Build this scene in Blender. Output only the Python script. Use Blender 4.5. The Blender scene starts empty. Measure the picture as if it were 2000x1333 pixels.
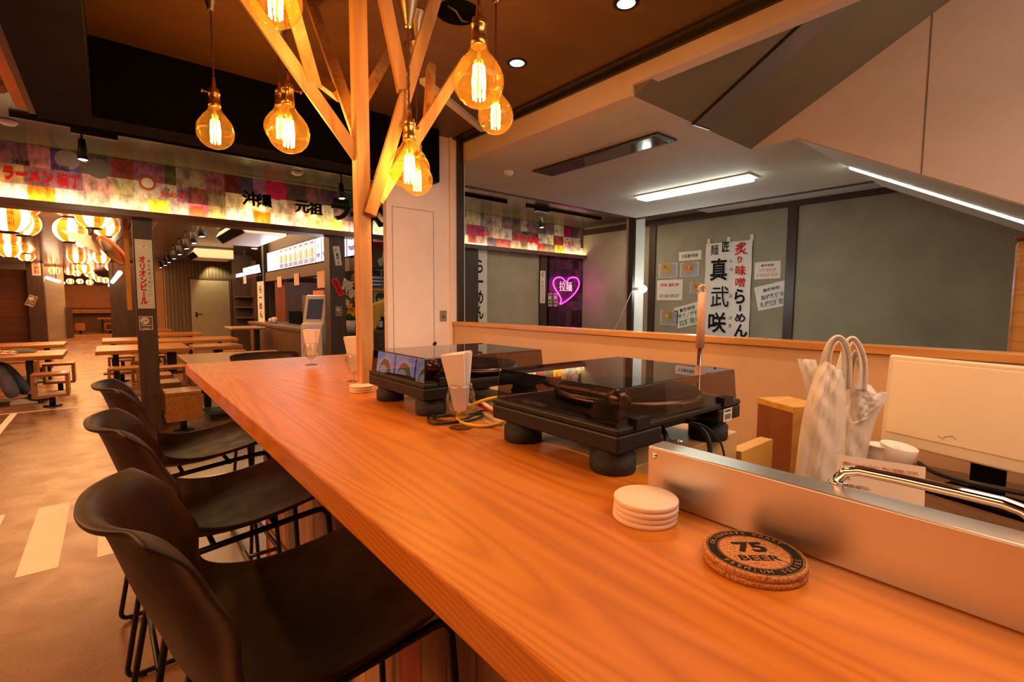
import bpy, bmesh, math, random
from math import sin, cos, pi, radians
from mathutils import Vector, Matrix, Euler

SC = bpy.context.scene
COL = SC.collection
random.seed(7)

# ---------------------------------------------------------------- camera, world, exposure, large lights
FPX = 945.8
YAW, PIT, ROL = radians(39.618), radians(-4.390), radians(0.323)
CAM = Vector((0, 0, 1.305))
_f0 = Vector((sin(YAW), cos(YAW), 0)); _r0 = Vector((cos(YAW), -sin(YAW), 0)); _u0 = Vector((0, 0, 1))
_f = _f0 * cos(PIT) + _u0 * sin(PIT); _u = -_f0 * sin(PIT) + _u0 * cos(PIT)
CR = _r0 * cos(ROL) + _u * sin(ROL); CU = -_r0 * sin(ROL) + _u * cos(ROL); CF = _f

cd = bpy.data.cameras.new('camera'); cam = bpy.data.objects.new('camera', cd); COL.objects.link(cam)
cd.sensor_fit = 'HORIZONTAL'; cd.sensor_width = 36.0; cd.lens = FPX / 2000 * 36.0
cd.clip_start = 0.02; cd.clip_end = 200
_m = Matrix((CR, CU, -CF)).transposed().to_4x4(); _m.translation = CAM
cam.matrix_world = _m
SC.camera = cam

SC.view_settings.view_transform = 'Standard'
SC.view_settings.look = 'None'
SC.view_settings.gamma = 1.0
SC.view_settings.use_curve_mapping = False
SC.view_settings.exposure = 0.0
SC.cycles.max_bounces = 10
SC.cycles.diffuse_bounces = 3
SC.cycles.glossy_bounces = 4
SC.cycles.transmission_bounces = 8
SC.cycles.transparent_max_bounces = 24
SC.cycles.sample_clamp_indirect = 4.0
SC.cycles.caustics_reflective = False
SC.cycles.caustics_refractive = False
SC.cycles.use_denoising = True

W = bpy.data.worlds.new('world'); SC.world = W; W.use_nodes = True
W.node_tree.nodes['Background'].inputs[0].default_value = (1.0, 0.66, 0.46, 1)
W.node_tree.nodes['Background'].inputs[1].default_value = 0.10

WARM = (1.0, 0.46, 0.14); AMB = (1.0, 0.60, 0.26); NEUT = (1.0, 0.86, 0.68); COOL = (0.92, 1.0, 0.82)

def lamp(name, kind, loc, energy, color, size=0.1, size_y=None, to=None, spot=None, blend=0.5, shape=None):
    d = bpy.data.lights.new(name, kind); o = bpy.data.objects.new(name, d); COL.objects.link(o)
    d.energy = energy; d.color = color; o.location = loc
    if kind == 'AREA':
        d.shape = 'RECTANGLE' if size_y else 'DISK'
        d.size = size
        if size_y: d.size_y = size_y
    else:
        d.shadow_soft_size = size
    if kind == 'SPOT':
        d.spot_size = radians(spot or 60); d.spot_blend = blend
    if to is not None:
        o.rotation_euler = (Vector(to) - Vector(loc)).to_track_quat('-Z', 'Y').to_euler()
    return o

# large lights: cove strip under the sign band, hall ceilings, added corridor and panel fills
def area_strip(name, loc, rot, sx, sy, e, c):
    o = lamp(name, 'AREA', loc, e, c, sx, sy); o.rotation_euler = rot; return o
area_strip('cove_light', (2.6, 5.925, 2.186), (radians(155), 0, 0), 8.0, 0.04, 25, (1.0, 0.72, 0.33))
area_strip('food_court_light', (-0.6, 12.0, 2.5), (0, 0, 0), 2.4, 9.0, 330, (1.0, 0.43, 0.14))
area_strip('food_court_light_far', (-0.6, 22.0, 2.5), (0, 0, 0), 2.4, 8.0, 330, (1.0, 0.40, 0.12))
area_strip('food_court_light_middle', (1.6, 10.0, 2.5), (0, 0, 0), 2.0, 6.0, 130, (1.0, 0.58, 0.24))
area_strip('hall_light_left', (-2.6, 2.5, 2.6), (0, 0, 0), 2.0, 5.0, 330, (1.0, 0.44, 0.17))
area_strip('bar_downlight_behind', (1.1, -0.6, 2.42), (0, 0, 0), 1.6, 1.6, 42, (1.0, 0.62, 0.38))
area_strip('corridor_fill', (2.4, -1.3, 1.9), (0, 0, 0), 0.9, 0.9, 17, (1.0, 0.80, 0.66)).rotation_euler = (Vector((3.19, 0.6, 2.3)) - Vector((2.4, -1.3, 1.9))).to_track_quat('-Z', 'Y').to_euler()  # added area fill, aimed to brighten the escalator panel
lamp('panel_fill', 'SPOT', (0.95, -0.8, 2.38), 150, (1.0, 0.70, 0.55), 0.12, to=(1.62, 2.95, 1.45), spot=24, blend=0.7)  # added spot behind the camera that brightens the white end panel
area_strip('upper_hall_fill', (5.3, 4.7, 2.6), (0, 0, 0), 1.6, 1.0, 20, (1.0, 0.82, 0.55))  # added area fill for the corridor and second hall

# ---------------------------------------------------------------- rays: a pixel of the photograph to a place in the room
def ray(px, py):
    return CF + CR * ((px - 1000) / FPX) - CU * ((py - 666.5) / FPX)
def onz(px, py, z):
    d = ray(px, py); return CAM + d * ((z - CAM.z) / d.z)
def onx(px, py, x):
    d = ray(px, py); return CAM + d * ((x - CAM.x) / d.x)
def ony(px, py, y):
    d = ray(px, py); return CAM + d * ((y - CAM.y) / d.y)
def dep(px, py, t):
    return CAM + ray(px, py) * t

# ---------------------------------------------------------------- scene graph helpers
def wm(o):
    m = o.matrix_basis.copy()
    while o.parent:
        o = o.parent; m = o.matrix_basis @ m
    return m
def tag(o, label=None, cat=None, group=None, kind=None):
    if label: o['label'] = label
    if cat: o['category'] = cat
    if group: o['group'] = group
    if kind: o['kind'] = kind
    return o
def thing(name, label, cat, loc=(0, 0, 0), rz=0.0, group=None):
    o = bpy.data.objects.new(name, None); COL.objects.link(o)
    o.location = loc; o.rotation_euler = (0, 0, rz); o.empty_display_size = 0.05
    return tag(o, label, cat, group)
def copy_tree(o, parent=None):
    c = o.copy(); COL.objects.link(c)
    if parent: c.parent = parent
    for ch in list(o.children): copy_tree(ch, c)
    return c

class MB:
    """collects shapes in world space (or in the parent's space with local=True)"""
    def __init__(s): s.v = []; s.f = []; s.mi = []; s.sm = []; s.m = 0; s.col = []; s.c = None
    def add(s, vs, fs, smooth=False):
        b = len(s.v); s.v += [Vector(p) for p in vs]
        for f in fs:
            s.f.append([b + i for i in f]); s.mi.append(s.m); s.sm.append(smooth); s.col.append(s.c)
        return s
    def box(s, x0, x1, y0, y1, z0, z1, mx=None):
        p = [Vector((x, y, z)) for z in (z0, z1) for y in (y0, y1) for x in (x0, x1)]
        if mx is not None: p = [mx @ q for q in p]
        return s.add(p, [(0, 2, 3, 1), (4, 5, 7, 6), (0, 1, 5, 4), (2, 6, 7, 3), (0, 4, 6, 2), (1, 3, 7, 5)])
    def bar(s, a, b, w, h, up=(0, 0, 1), ext=0.0):
        a = Vector(a); b = Vector(b); d = (b - a).normalized(); a = a - d * ext; b = b + d * ext
        x = d.cross(Vector(up))
        if x.length < 1e-4: x = d.cross(Vector((1, 0, 0)))
        x.normalize(); y = x.cross(d).normalized()
        p = [q + x * (i * w / 2) + y * (j * h / 2) for q in (a, b) for i, j in ((-1, -1), (1, -1), (1, 1), (-1, 1))]
        return s.add(p, [(0, 1, 2, 3), (7, 6, 5, 4), (0, 4, 5, 1), (1, 5, 6, 2), (2, 6, 7, 3), (3, 7, 4, 0)])
    def prism(s, poly, d):
        """poly: list of points (3D), extruded by vector d"""
        n = len(poly); d = Vector(d); p = [Vector(q) for q in poly]
        fs = [tuple(range(n))[::-1], tuple(range(n, 2 * n))] + [(i, (i + 1) % n, n + (i + 1) % n, n + i) for i in range(n)]
        return s.add(p + [q + d for q in p], fs)
    def quad(s, a, b, c, d): return s.add([a, b, c, d], [(0, 1, 2, 3)])
    def tube(s, pts, r, n=8, closed=False, cap=True):
        pts = [Vector(p) for p in pts]; N = len(pts); rings = []
        prev = None
        for i, p in enumerate(pts):
            if closed: t = pts[(i + 1) % N] - pts[i - 1]
            else: t = pts[min(i + 1, N - 1)] - pts[max(i - 1, 0)]
            t.normalize()
            if prev is None:
                a = Vector((0, 0, 1)) if abs(t.z) < 0.9 else Vector((1, 0, 0))
                x = t.cross(a).normalized()
            else:
                x = prev - t * prev.dot(t)
                x = x.normalized() if x.length > 1e-6 else t.orthogonal().normalized()
            prev = x; y = t.cross(x)
            rr = r[i] if isinstance(r, (list, tuple)) else r
            rings.append([p + x * (rr * cos(2 * pi * k / n)) + y * (rr * sin(2 * pi * k / n)) for k in range(n)])
        vs = [q for ring in rings for q in ring]; fs = []
        for i in range(N if closed else N - 1):
            j = (i + 1) % N
            for k in range(n):
                fs.append((i * n + k, i * n + (k + 1) % n, j * n + (k + 1) % n, j * n + k))
        s.add(vs, fs, True)
        if cap and not closed:
            b = len(s.v) - len(vs)
            for ring in (list(range(n))[::-1], [(N - 1) * n + k for k in range(n)]):
                s.f.append([b + i for i in ring]); s.mi.append(s.m); s.sm.append(False); s.col.append(s.c)
        return s
    def lathe(s, prof, c=(0, 0, 0), n=24, axis=None, smooth=True, cap=True):
        """prof: list of (radius, height)"""
        c = Vector(c); q = (Vector(axis).normalized().to_track_quat('Z', 'Y')) if axis is not None else None
        vs = []
        for r, h in prof:
            for k in range(n):
                p = Vector((r * cos(2 * pi * k / n), r * sin(2 * pi * k / n), h))
                vs.append(c + (q @ p if q else p))
        fs = [(i * n + k, i * n + (k + 1) % n, (i + 1) * n + (k + 1) % n, (i + 1) * n + k) for i in range(len(prof) - 1) for k in range(n)]
        b = len(s.v); s.add(vs, fs, smooth)
        if cap:
            if prof[0][0] > 1e-5: s.f.append([b + k for k in range(n)][::-1]); s.mi.append(s.m); s.sm.append(False); s.col.append(s.c)
            if prof[-1][0] > 1e-5: s.f.append([b + (len(prof) - 1) * n + k for k in range(n)]); s.mi.append(s.m); s.sm.append(False); s.col.append(s.c)
        return s
    def cyl(s, a, b, r, n=16, r2=None):
        a = Vector(a); b = Vector(b); L = (b - a).length
        return s.lathe([(r, 0), (r if r2 is None else r2, L)], a, n, (b - a))
    def grid(s, fn, nu, nv, smooth=True):
        vs = [fn(i / nu, j / nv) for i in range(nu + 1) for j in range(nv + 1)]
        fs = [(i * (nv + 1) + j, (i + 1) * (nv + 1) + j, (i + 1) * (nv + 1) + j + 1, i * (nv + 1) + j + 1) for i in range(nu) for j in range(nv)]
        return s.add(vs, fs, smooth)
    def build(s, name, mats, parent=None, local=False, bevel=0.0, seg=2, sub=0, solid=0.0, kind=None, label=None):
        me = bpy.data.meshes.new(name)
        vs = s.v
        if parent is not None and not local:
            inv = wm(parent).inverted(); vs = [inv @ p for p in vs]
        me.from_pydata([tuple(p) for p in vs], [], s.f)
        mats = mats if isinstance(mats, (list, tuple)) else [mats]
        for m in mats: me.materials.append(m)
        me.polygons.foreach_set('material_index', s.mi)
        me.polygons.foreach_set('use_smooth', s.sm)
        if any(c is not None for c in s.col):
            a = me.color_attributes.new('tint', 'FLOAT_COLOR', 'CORNER'); k = 0
            for p, c in zip(me.polygons, s.col):
                for _ in p.loop_indices:
                    a.data[k].color = tuple(c or (1, 1, 1)) + (1,); k += 1
        if not s.keepn:
            bm = bmesh.new(); bm.from_mesh(me); bmesh.ops.recalc_face_normals(bm, faces=bm.faces); bm.to_mesh(me); bm.free()
        me.update()
        o = bpy.data.objects.new(name, me); COL.objects.link(o)
        if parent is not None: o.parent = parent
        if solid: md = o.modifiers.new('solid', 'SOLIDIFY'); md.thickness = solid; md.offset = 0
        if bevel:
            md = o.modifiers.new('bevel', 'BEVEL'); md.width = bevel; md.segments = seg; md.limit_method = 'ANGLE'; md.angle_limit = radians(35)
        if sub: md = o.modifiers.new('sub', 'SUBSURF'); md.levels = sub; md.render_levels = sub
        if kind: o['kind'] = kind
        if label: o['label'] = label
        return o
    keepn = False

def struct(name, mb, mats, **k):
    o = mb.build(name, mats, **k); o['kind'] = 'structure'; return o

# ---------------------------------------------------------------- materials
def nt(name):
    m = bpy.data.materials.new(name); m.use_nodes = True
    t = m.node_tree; return m, t, t.nodes['Principled BSDF']
def N(t, typ, **k):
    n = t.nodes.new(typ)
    for a, b in k.items():
        if a.startswith('i_'): n.inputs[a[2:].replace('_', ' ')].default_value = b
        else: setattr(n, a, b)
    return n
def L(t, a, b): t.links.new(a, b)
def ramp(t, stops, fac):
    r = N(t, 'ShaderNodeValToRGB'); e = r.color_ramp.elements
    while len(e) < len(stops): e.new(0.5)
    for el, (p, c) in zip(e, stops): el.position = p; el.color = tuple(c) + (1,) if len(c) == 3 else c
    L(t, fac, r.inputs[0]); return r.outputs[0]
def coords(t, scale=(1, 1, 1), kind='Object', rot=(0, 0, 0)):
    c = N(t, 'ShaderNodeTexCoord'); m = N(t, 'ShaderNodeMapping'); m.inputs['Scale'].default_value = scale
    m.inputs['Rotation'].default_value = rot
    L(t, c.outputs[kind], m.inputs[0]); return m.outputs[0]
def noise(t, vec, scale, detail=4, rough=0.55, dist=0.0):
    n = N(t, 'ShaderNodeTexNoise'); n.inputs['Scale'].default_value = scale; n.inputs['Detail'].default_value = detail
    n.inputs['Roughness'].default_value = rough; n.inputs['Distortion'].default_value = dist
    L(t, vec, n.inputs['Vector']); return n.outputs['Fac']
def bump(t, b, h, strength=0.2, dist=0.01):
    n = N(t, 'ShaderNodeBump'); n.inputs['Strength'].default_value = strength; n.inputs['Distance'].default_value = dist
    L(t, h, n.inputs['Height']); L(t, n.outputs[0], b.inputs['Normal'])
def plain(name, col, rough=0.5, metal=0.0, var=0.12, vscale=6, coat=0.0, spec=0.5, bmp=0.0, bscale=60):
    m, t, b = nt(name)
    b.inputs['Roughness'].default_value = rough; b.inputs['Metallic'].default_value = metal
    b.inputs['Coat Weight'].default_value = coat; b.inputs['Specular IOR Level'].default_value = spec
    v = coords(t)
    lo = tuple(max(0, c * (1 - var)) for c in col); hi = tuple(min(1, c * (1 + var)) for c in col)
    L(t, ramp(t, [(0.3, lo), (0.7, hi)], noise(t, v, vscale)), b.inputs['Base Color'])
    if bmp: bump(t, b, noise(t, v, bscale, 6), bmp, 0.004)
    return m
def wood(name, c1, c2, axis=1, rings=9, across=5.0, along=0.5, rough=0.35, fine=0.35, coat=0.0, bmp=0.08):
    """contour grain: a stretched noise cut into bands, plus fine fibres along the axis"""
    m, t, b = nt(name)
    sc = [across] * 3; sc[axis] = along
    v = coords(t, tuple(sc))
    n = noise(t, v, 1.0, 3, 0.45, 0.3)
    mul = N(t, 'ShaderNodeMath', operation='MULTIPLY'); mul.inputs[1].default_value = rings; L(t, n, mul.inputs[0])
    fr = N(t, 'ShaderNodeMath', operation='PINGPONG'); fr.inputs[1].default_value = 0.5; L(t, mul.outputs[0], fr.inputs[0])
    m2 = N(t, 'ShaderNodeMath', operation='MULTIPLY'); m2.inputs[1].default_value = 2.0; L(t, fr.outputs[0], m2.inputs[0])
    pw = N(t, 'ShaderNodeMath', operation='POWER'); pw.inputs[1].default_value = 1.6; L(t, m2.outputs[0], pw.inputs[0])
    sf = [110.0] * 3; sf[axis] = 3.0
    f = noise(t, coords(t, tuple(sf)), 1.0, 2, 0.6)
    mx = N(t, 'ShaderNodeMix'); mx.data_type = 'FLOAT'; mx.inputs[0].default_value = fine
    L(t, pw.outputs[0], mx.inputs[2]); L(t, f, mx.inputs[3])
    L(t, ramp(t, [(0.1, c1), (0.75, c2)], mx.outputs[0]), b.inputs['Base Color'])
    b.inputs['Roughness'].default_value = rough; b.inputs['Coat Weight'].default_value = coat
    if bmp: bump(t, b, mx.outputs[0], bmp, 0.002)
    return m
def planks(name, cols, axis=2, width=0.12, rough=0.5, gap=0.04, along=0.6, mort=(0.02, 0.01, 0.005), length=0.0):
    """boards side by side across the surface; axis = board direction; colour of each from a list"""
    m, t, b = nt(name)
    co = N(t, 'ShaderNodeTexCoord'); sp = N(t, 'ShaderNodeSeparateXYZ'); L(t, co.outputs['Object'], sp.inputs[0])
    ax = {0: ('Y', 'Z'), 1: ('X', 'Z'), 2: ('X', 'Y')}[axis]
    ad = N(t, 'ShaderNodeMath', operation='ADD'); L(t, sp.outputs[ax[0]], ad.inputs[0]); L(t, sp.outputs[ax[1]], ad.inputs[1])
    dv = N(t, 'ShaderNodeMath', operation='DIVIDE'); dv.inputs[1].default_value = width; L(t, ad.outputs[0], dv.inputs[0])
    fl = N(t, 'ShaderNodeMath', operation='FLOOR'); L(t, dv.outputs[0], fl.inputs[0])
    wn = N(t, 'ShaderNodeTexWhiteNoise'); wn.noise_dimensions = '1D'; L(t, fl.outputs[0], wn.inputs['W'])
    k = len(cols); base = ramp(t, [((i + 0.5) / k, c) for i, c in enumerate(cols)], wn.outputs['Value'])
    sc = [40.0] * 3; sc[axis] = along * 3
    n = noise(t, coords(t, tuple(sc)), 1.0, 3, 0.6, 0.4)
    mx = N(t, 'ShaderNodeMix'); mx.data_type = 'RGBA'; mx.blend_type = 'MULTIPLY'; mx.inputs[0].default_value = 0.7
    L(t, base, mx.inputs[6]); L(t, ramp(t, [(0.25, (0.45, 0.42, 0.4)), (0.75, (1.2, 1.2, 1.2))], n), mx.inputs[7])
    fc = N(t, 'ShaderNodeMath', operation='FRACT'); L(t, dv.outputs[0], fc.inputs[0])
    lt = N(t, 'ShaderNodeMath', operation='LESS_THAN'); lt.inputs[1].default_value = gap; L(t, fc.outputs[0], lt.inputs[0])
    m2 = N(t, 'ShaderNodeMix'); m2.data_type = 'RGBA'; L(t, lt.outputs[0], m2.inputs[0]); L(t, mx.outputs[2], m2.inputs[6]); m2.inputs[7].default_value = mort + (1,)
    L(t, m2.outputs[2], b.inputs['Base Color']); b.inputs['Roughness'].default_value = rough
    bump(t, b, n, 0.15, 0.003)
    return m
def emit(name, col, s, base=None):
    m, t, b = nt(name)
    b.inputs['Base Color'].default_value = tuple(base or col) + (1,)
    b.inputs['Emission Color'].default_value = tuple(col) + (1,); b.inputs['Emission Strength'].default_value = s
    return m
def thin_glass(name, tint=(1, 1, 1), ior=1.5, rough=0.0, gloss=(1, 1, 1), film=None, amount=0.0):
    m = bpy.data.materials.new(name); m.use_nodes = True; t = m.node_tree
    t.nodes.remove(t.nodes['Principled BSDF']); out = t.nodes['Material Output']
    tr = N(t, 'ShaderNodeBsdfTransparent'); tr.inputs[0].default_value = tint + (1,)
    gl = N(t, 'ShaderNodeBsdfGlossy'); gl.inputs['Roughness'].default_value = rough; gl.inputs[0].default_value = gloss + (1,)
    lw = N(t, 'ShaderNodeLayerWeight'); lw.inputs[0].default_value = 0.5; f0 = ((ior - 1) / (ior + 1)) ** 2
    pw = N(t, 'ShaderNodeMath', operation='POWER'); pw.inputs[1].default_value = 5.0; L(t, lw.outputs['Facing'], pw.inputs[0])
    fr = N(t, 'ShaderNodeMath', operation='MULTIPLY_ADD'); fr.inputs[1].default_value = 1 - f0; fr.inputs[2].default_value = f0; L(t, pw.outputs[0], fr.inputs[0])
    mx = N(t, 'ShaderNodeMixShader'); L(t, fr.outputs[0], mx.inputs[0]); L(t, tr.outputs[0], mx.inputs[1]); L(t, gl.outputs[0], mx.inputs[2])
    last = mx
    if film:                                   # a faint coloured coating that scatters the light inside
        tl = N(t, 'ShaderNodeBsdfTranslucent'); tl.inputs[0].default_value = film + (1,)
        m2 = N(t, 'ShaderNodeMixShader'); m2.inputs[0].default_value = amount; L(t, mx.outputs[0], m2.inputs[1]); L(t, tl.outputs[0], m2.inputs[2]); last = m2
    L(t, last.outputs[0], out.inputs[0]); return m
def tinted(name, rough=0.5, amount=0.55, scale=22, emis=0.0):
    """printed picture: face tints with a photographic mottling"""
    m, t, b = nt(name)
    a = N(t, 'ShaderNodeVertexColor'); a.layer_name = 'tint'
    n1 = noise(t, coords(t, (1, 1, 0.35)), scale, 8, 0.72, 0.3); n2 = noise(t, coords(t, (1.3, 1, 1)), scale * 0.28, 2, 0.5, 0.0)
    av = N(t, 'ShaderNodeMix'); av.data_type = 'FLOAT'; av.inputs[0].default_value = 0.5; L(t, n1, av.inputs[2]); L(t, n2, av.inputs[3]); n = av.outputs[0]
    mx = N(t, 'ShaderNodeMix'); mx.data_type = 'RGBA'; mx.blend_type = 'MULTIPLY'; mx.inputs[0].default_value = amount
    L(t, a.outputs[0], mx.inputs[6]); L(t, ramp(t, [(0.40, (0.16, 0.12, 0.14)), (0.47, (0.55, 0.5, 0.5)), (0.56, (1.1, 1.08, 1.06))], n), mx.inputs[7])
    L(t, mx.outputs[2], b.inputs['Base Color']); b.inputs['Roughness'].default_value = rough
    if emis:
        L(t, mx.outputs[2], b.inputs['Emission Color']); b.inputs['Emission Strength'].default_value = emis
    return m

M = {}
M['counter'] = wood('elm_counter', (0.57, 0.185, 0.016), (0.42, 0.118, 0.009), 1, 46, 3.0, 0.30, 0.40, 0.45, 0.0, 0.03)
M['pine'] = wood('pine_timber', (0.66, 0.36, 0.13), (0.50, 0.24, 0.075), 2, 6, 9, 0.8, 0.5, 0.3)
M['ply'] = wood('light_plywood', (0.62, 0.40, 0.17), (0.5, 0.29, 0.11), 0, 7, 6, 0.8, 0.5, 0.5)
M['yellow_wood'] = wood('yellow_pine_block', (0.66, 0.37, 0.08), (0.52, 0.27, 0.05), 0, 6, 6, 0.8, 0.45, 0.4)
M['redwood'] = wood('red_brown_veneer', (0.30, 0.10, 0.035), (0.22, 0.065, 0.02), 2, 6, 6, 0.6, 0.4, 0.4)
M['cap_wood'] = wood('rail_wood', (0.60, 0.29, 0.075), (0.46, 0.2, 0.045), 1, 7, 9, 0.5, 0.32, 0.4, 0.3)
M['dark_wood'] = wood('dark_stained_wood', (0.075, 0.038, 0.02), (0.04, 0.02, 0.011), 2, 7, 9, 0.5, 0.45, 0.6)
M['dark_wood_x'] = wood('dark_stained_wood_beam', (0.17, 0.085, 0.055), (0.11, 0.055, 0.038), 0, 7, 9, 0.5, 0.4, 0.6)
M['brown_wood'] = wood('brown_shop_wood', (0.14, 0.065, 0.025), (0.085, 0.038, 0.015), 2, 7, 7, 0.5, 0.5, 0.6)
M['table_wood'] = wood('table_wood', (0.36, 0.14, 0.022), (0.25, 0.085, 0.012), 0, 8, 8, 0.6, 0.28, 0.4, 0.2)
M['ceil_wood'] = wood('ceiling_veneer', (0.17, 0.085, 0.028), (0.125, 0.06, 0.019), 0, 5, 2.0, 0.35, 0.5, 0.7, 0.0, 0.02)
M['navy'] = plain('navy_soffit_paint', (0.020, 0.020, 0.030), 0.8, 0, 0.15, spec=0.1)
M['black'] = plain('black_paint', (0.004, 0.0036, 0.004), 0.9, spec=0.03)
M['white_wall'] = plain('white_painted_panel', (0.82, 0.68, 0.61), 0.4, 0, 0.04)
M['white_ceil'] = plain('white_ceiling', (0.70, 0.64, 0.56), 0.7, 0, 0.04)
M['olive'] = plain('olive_shade_paint', (0.20, 0.165, 0.10), 0.6, 0, 0.04)
M['pinkwall'] = plain('pinkish_panel', (0.74, 0.58, 0.49), 0.6, 0, 0.03)
M['plaster'] = plain('grey_plaster', (0.33, 0.29, 0.20), 0.75, 0, 0.16, 1.6, bmp=0.1)
M['plaster_y'] = plain('beige_plaster', (0.36, 0.30, 0.22), 0.75, 0, 0.16, 1.6, bmp=0.1)
M['ply_wall'] = plain('varnished_board', (0.58, 0.37, 0.22), 0.3, 0, 0.08, 2.2)
M['hall_ceil'] = plain('hall_ceiling_gloss', (0.075, 0.058, 0.026), 0.25, 0, 0.1)
M['fc_ceil'] = planks('food_court_ceiling', [(0.24, 0.13, 0.075), (0.30, 0.17, 0.10), (0.2, 0.10, 0.055)], 0, 0.5, 0.16, 0.02)
M['fc_ceil_grey'] = plain('grey_ceiling', (0.12, 0.11, 0.085), 0.3, 0, 0.1)
M['concrete'] = None
M['white_paint'] = plain('road_paint', (0.80, 0.66, 0.52), 0.5, 0, 0.05)
M['metal_black'] = plain('black_metal', (0.012, 0.011, 0.011), 0.4, 0.3)
M['dark_bronze'] = plain('bronze_frame', (0.05, 0.038, 0.03), 0.35, 0.6)
M['brass'] = plain('brass', (0.75, 0.42, 0.14), 0.28, 1.0, 0.08)
M['brass_dull'] = plain('brushed_cone_metal', (0.50, 0.36, 0.24), 0.35, 1.0, 0.1)
M['chrome'] = plain('chrome', (0.86, 0.84, 0.82), 0.06, 1.0, 0.02)
M['rope'] = plain('brown_cloth_cord', (0.09, 0.025, 0.012), 0.8, bmp=0.4, bscale=300)
M['white_gloss'] = plain('white_plastic', (0.80, 0.74, 0.66), 0.3, 0, 0.03)
M['cream'] = plain('cream_plastic', (0.76, 0.66, 0.52), 0.32, 0, 0.03)
M['tt_black'] = plain('turntable_black', (0.008, 0.0075, 0.0075), 0.45, 0, 0.2, 80, spec=0.35)
M['rubber'] = plain('rubber_foot', (0.012, 0.011, 0.01), 0.6, bmp=0.5, bscale=400)
M['platter'] = plain('platter_alloy', (0.35, 0.33, 0.33), 0.25, 1.0)
M['vinyl'] = plain('slipmat', (0.01, 0.01, 0.011), 0.6)
M['smoke'] = thin_glass('smoked_acrylic', (0.42, 0.33, 0.33), 1.55, 0.008)
M['bulb'] = thin_glass('amber_bulb_glass', (1.0, 0.80, 0.45), 1.45, 0.0, (1.0, 0.85, 0.6), (1.0, 0.52, 0.08), 0.026)
M['glass'] = thin_glass('clear_glass', (0.95, 0.94, 0.93), 1.6, 0.0)
M['filament'] = emit('filament', (1.0, 0.62, 0.20), 60)
M['paper'] = plain('white_paper', (0.80, 0.72, 0.66), 0.7, 0, 0.05)
M['coaster'] = plain('white_paper_coaster', (0.82, 0.62, 0.48), 0.6, 0, 0.03)
M['print_black'] = plain('black_print', (0.010, 0.009, 0.009), 0.7, spec=0.15)
M['print_red'] = plain('red_print', (0.60, 0.006, 0.006), 0.6, spec=0.15)
M['print_green'] = plain('green_print', (0.02, 0.22, 0.10), 0.5)
M['print_orange'] = plain('orange_print', (0.75, 0.30, 0.03), 0.5)
M['print_grey'] = plain('grey_print', (0.10, 0.09, 0.09), 0.5)
M['yellow_cable'] = plain('yellow_cable', (0.80, 0.52, 0.02), 0.4)
M['black_cable'] = plain('black_cable', (0.01, 0.01, 0.01), 0.35)
M['tint'] = tinted('printed_pictures', 0.45, 0.75, 34)
M['tint_flat'] = tinted('printed_poster', 0.5, 0.18, 30)
M['enamel'] = plain('enamel_sign', (0.62, 0.60, 0.50), 0.3, 0, 0.08)
M['lantern_white'] = emit('lit_paper_white', (1.0, 0.72, 0.42), 3.0)
M['lantern_orange'] = emit('lit_paper_orange', (1.0, 0.26, 0.01), 1.5)
M['led'] = emit('lit_lens', (1.0, 0.88, 0.66), 14)
M['fluoro'] = emit('fluorescent_diffuser', (0.90, 1.0, 0.82), 22)

def cork():
    m, t, b = nt('cork'); v = coords(t)
    n = N(t, 'ShaderNodeTexVoronoi'); n.inputs['Scale'].default_value = 420; L(t, v, n.inputs['Vector'])
    L(t, ramp(t, [(0.0, (0.60, 0.27, 0.09)), (0.55, (0.44, 0.17, 0.05)), (0.9, (0.2, 0.07, 0.02))], n.outputs['Distance']), b.inputs['Base Color'])
    b.inputs['Roughness'].default_value = 0.8; bump(t, b, n.outputs['Distance'], 0.4, 0.001); return m
M['cork'] = cork()
def leather():
    m, t, b = nt('dark_brown_leather'); v = coords(t)
    L(t, ramp(t, [(0.3, (0.015, 0.0052, 0.002)), (0.7, (0.038, 0.0135, 0.005))], noise(t, v, 9, 6, 0.6, 0.6)), b.inputs['Base Color'])
    r = ramp(t, [(0.3, (0.40,) * 3), (0.7, (0.58,) * 3)], noise(t, v, 14, 4)); L(t, r, b.inputs['Roughness'])
    b.inputs['Specular IOR Level'].default_value = 0.32
    bump(t, b, noise(t, v, 160, 6, 0.7), 0.25, 0.002); return m
M['leather'] = leather()
def steel():
    m, t, b = nt('brushed_steel'); b.inputs['Metallic'].default_value = 1.0
    b.inputs['Base Color'].default_value = (0.66, 0.60, 0.56, 1)
    b.inputs['Roughness'].default_value = 0.33
    n = noise(t, coords(t, (30, 0.8, 30)), 1.0, 2, 0.5)
    L(t, ramp(t, [(0.3, (0.62, 0.57, 0.53)), (0.7, (0.68, 0.62, 0.58))], n), b.inputs['Base Color'])
    return m
M['steel'] = steel()
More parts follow.
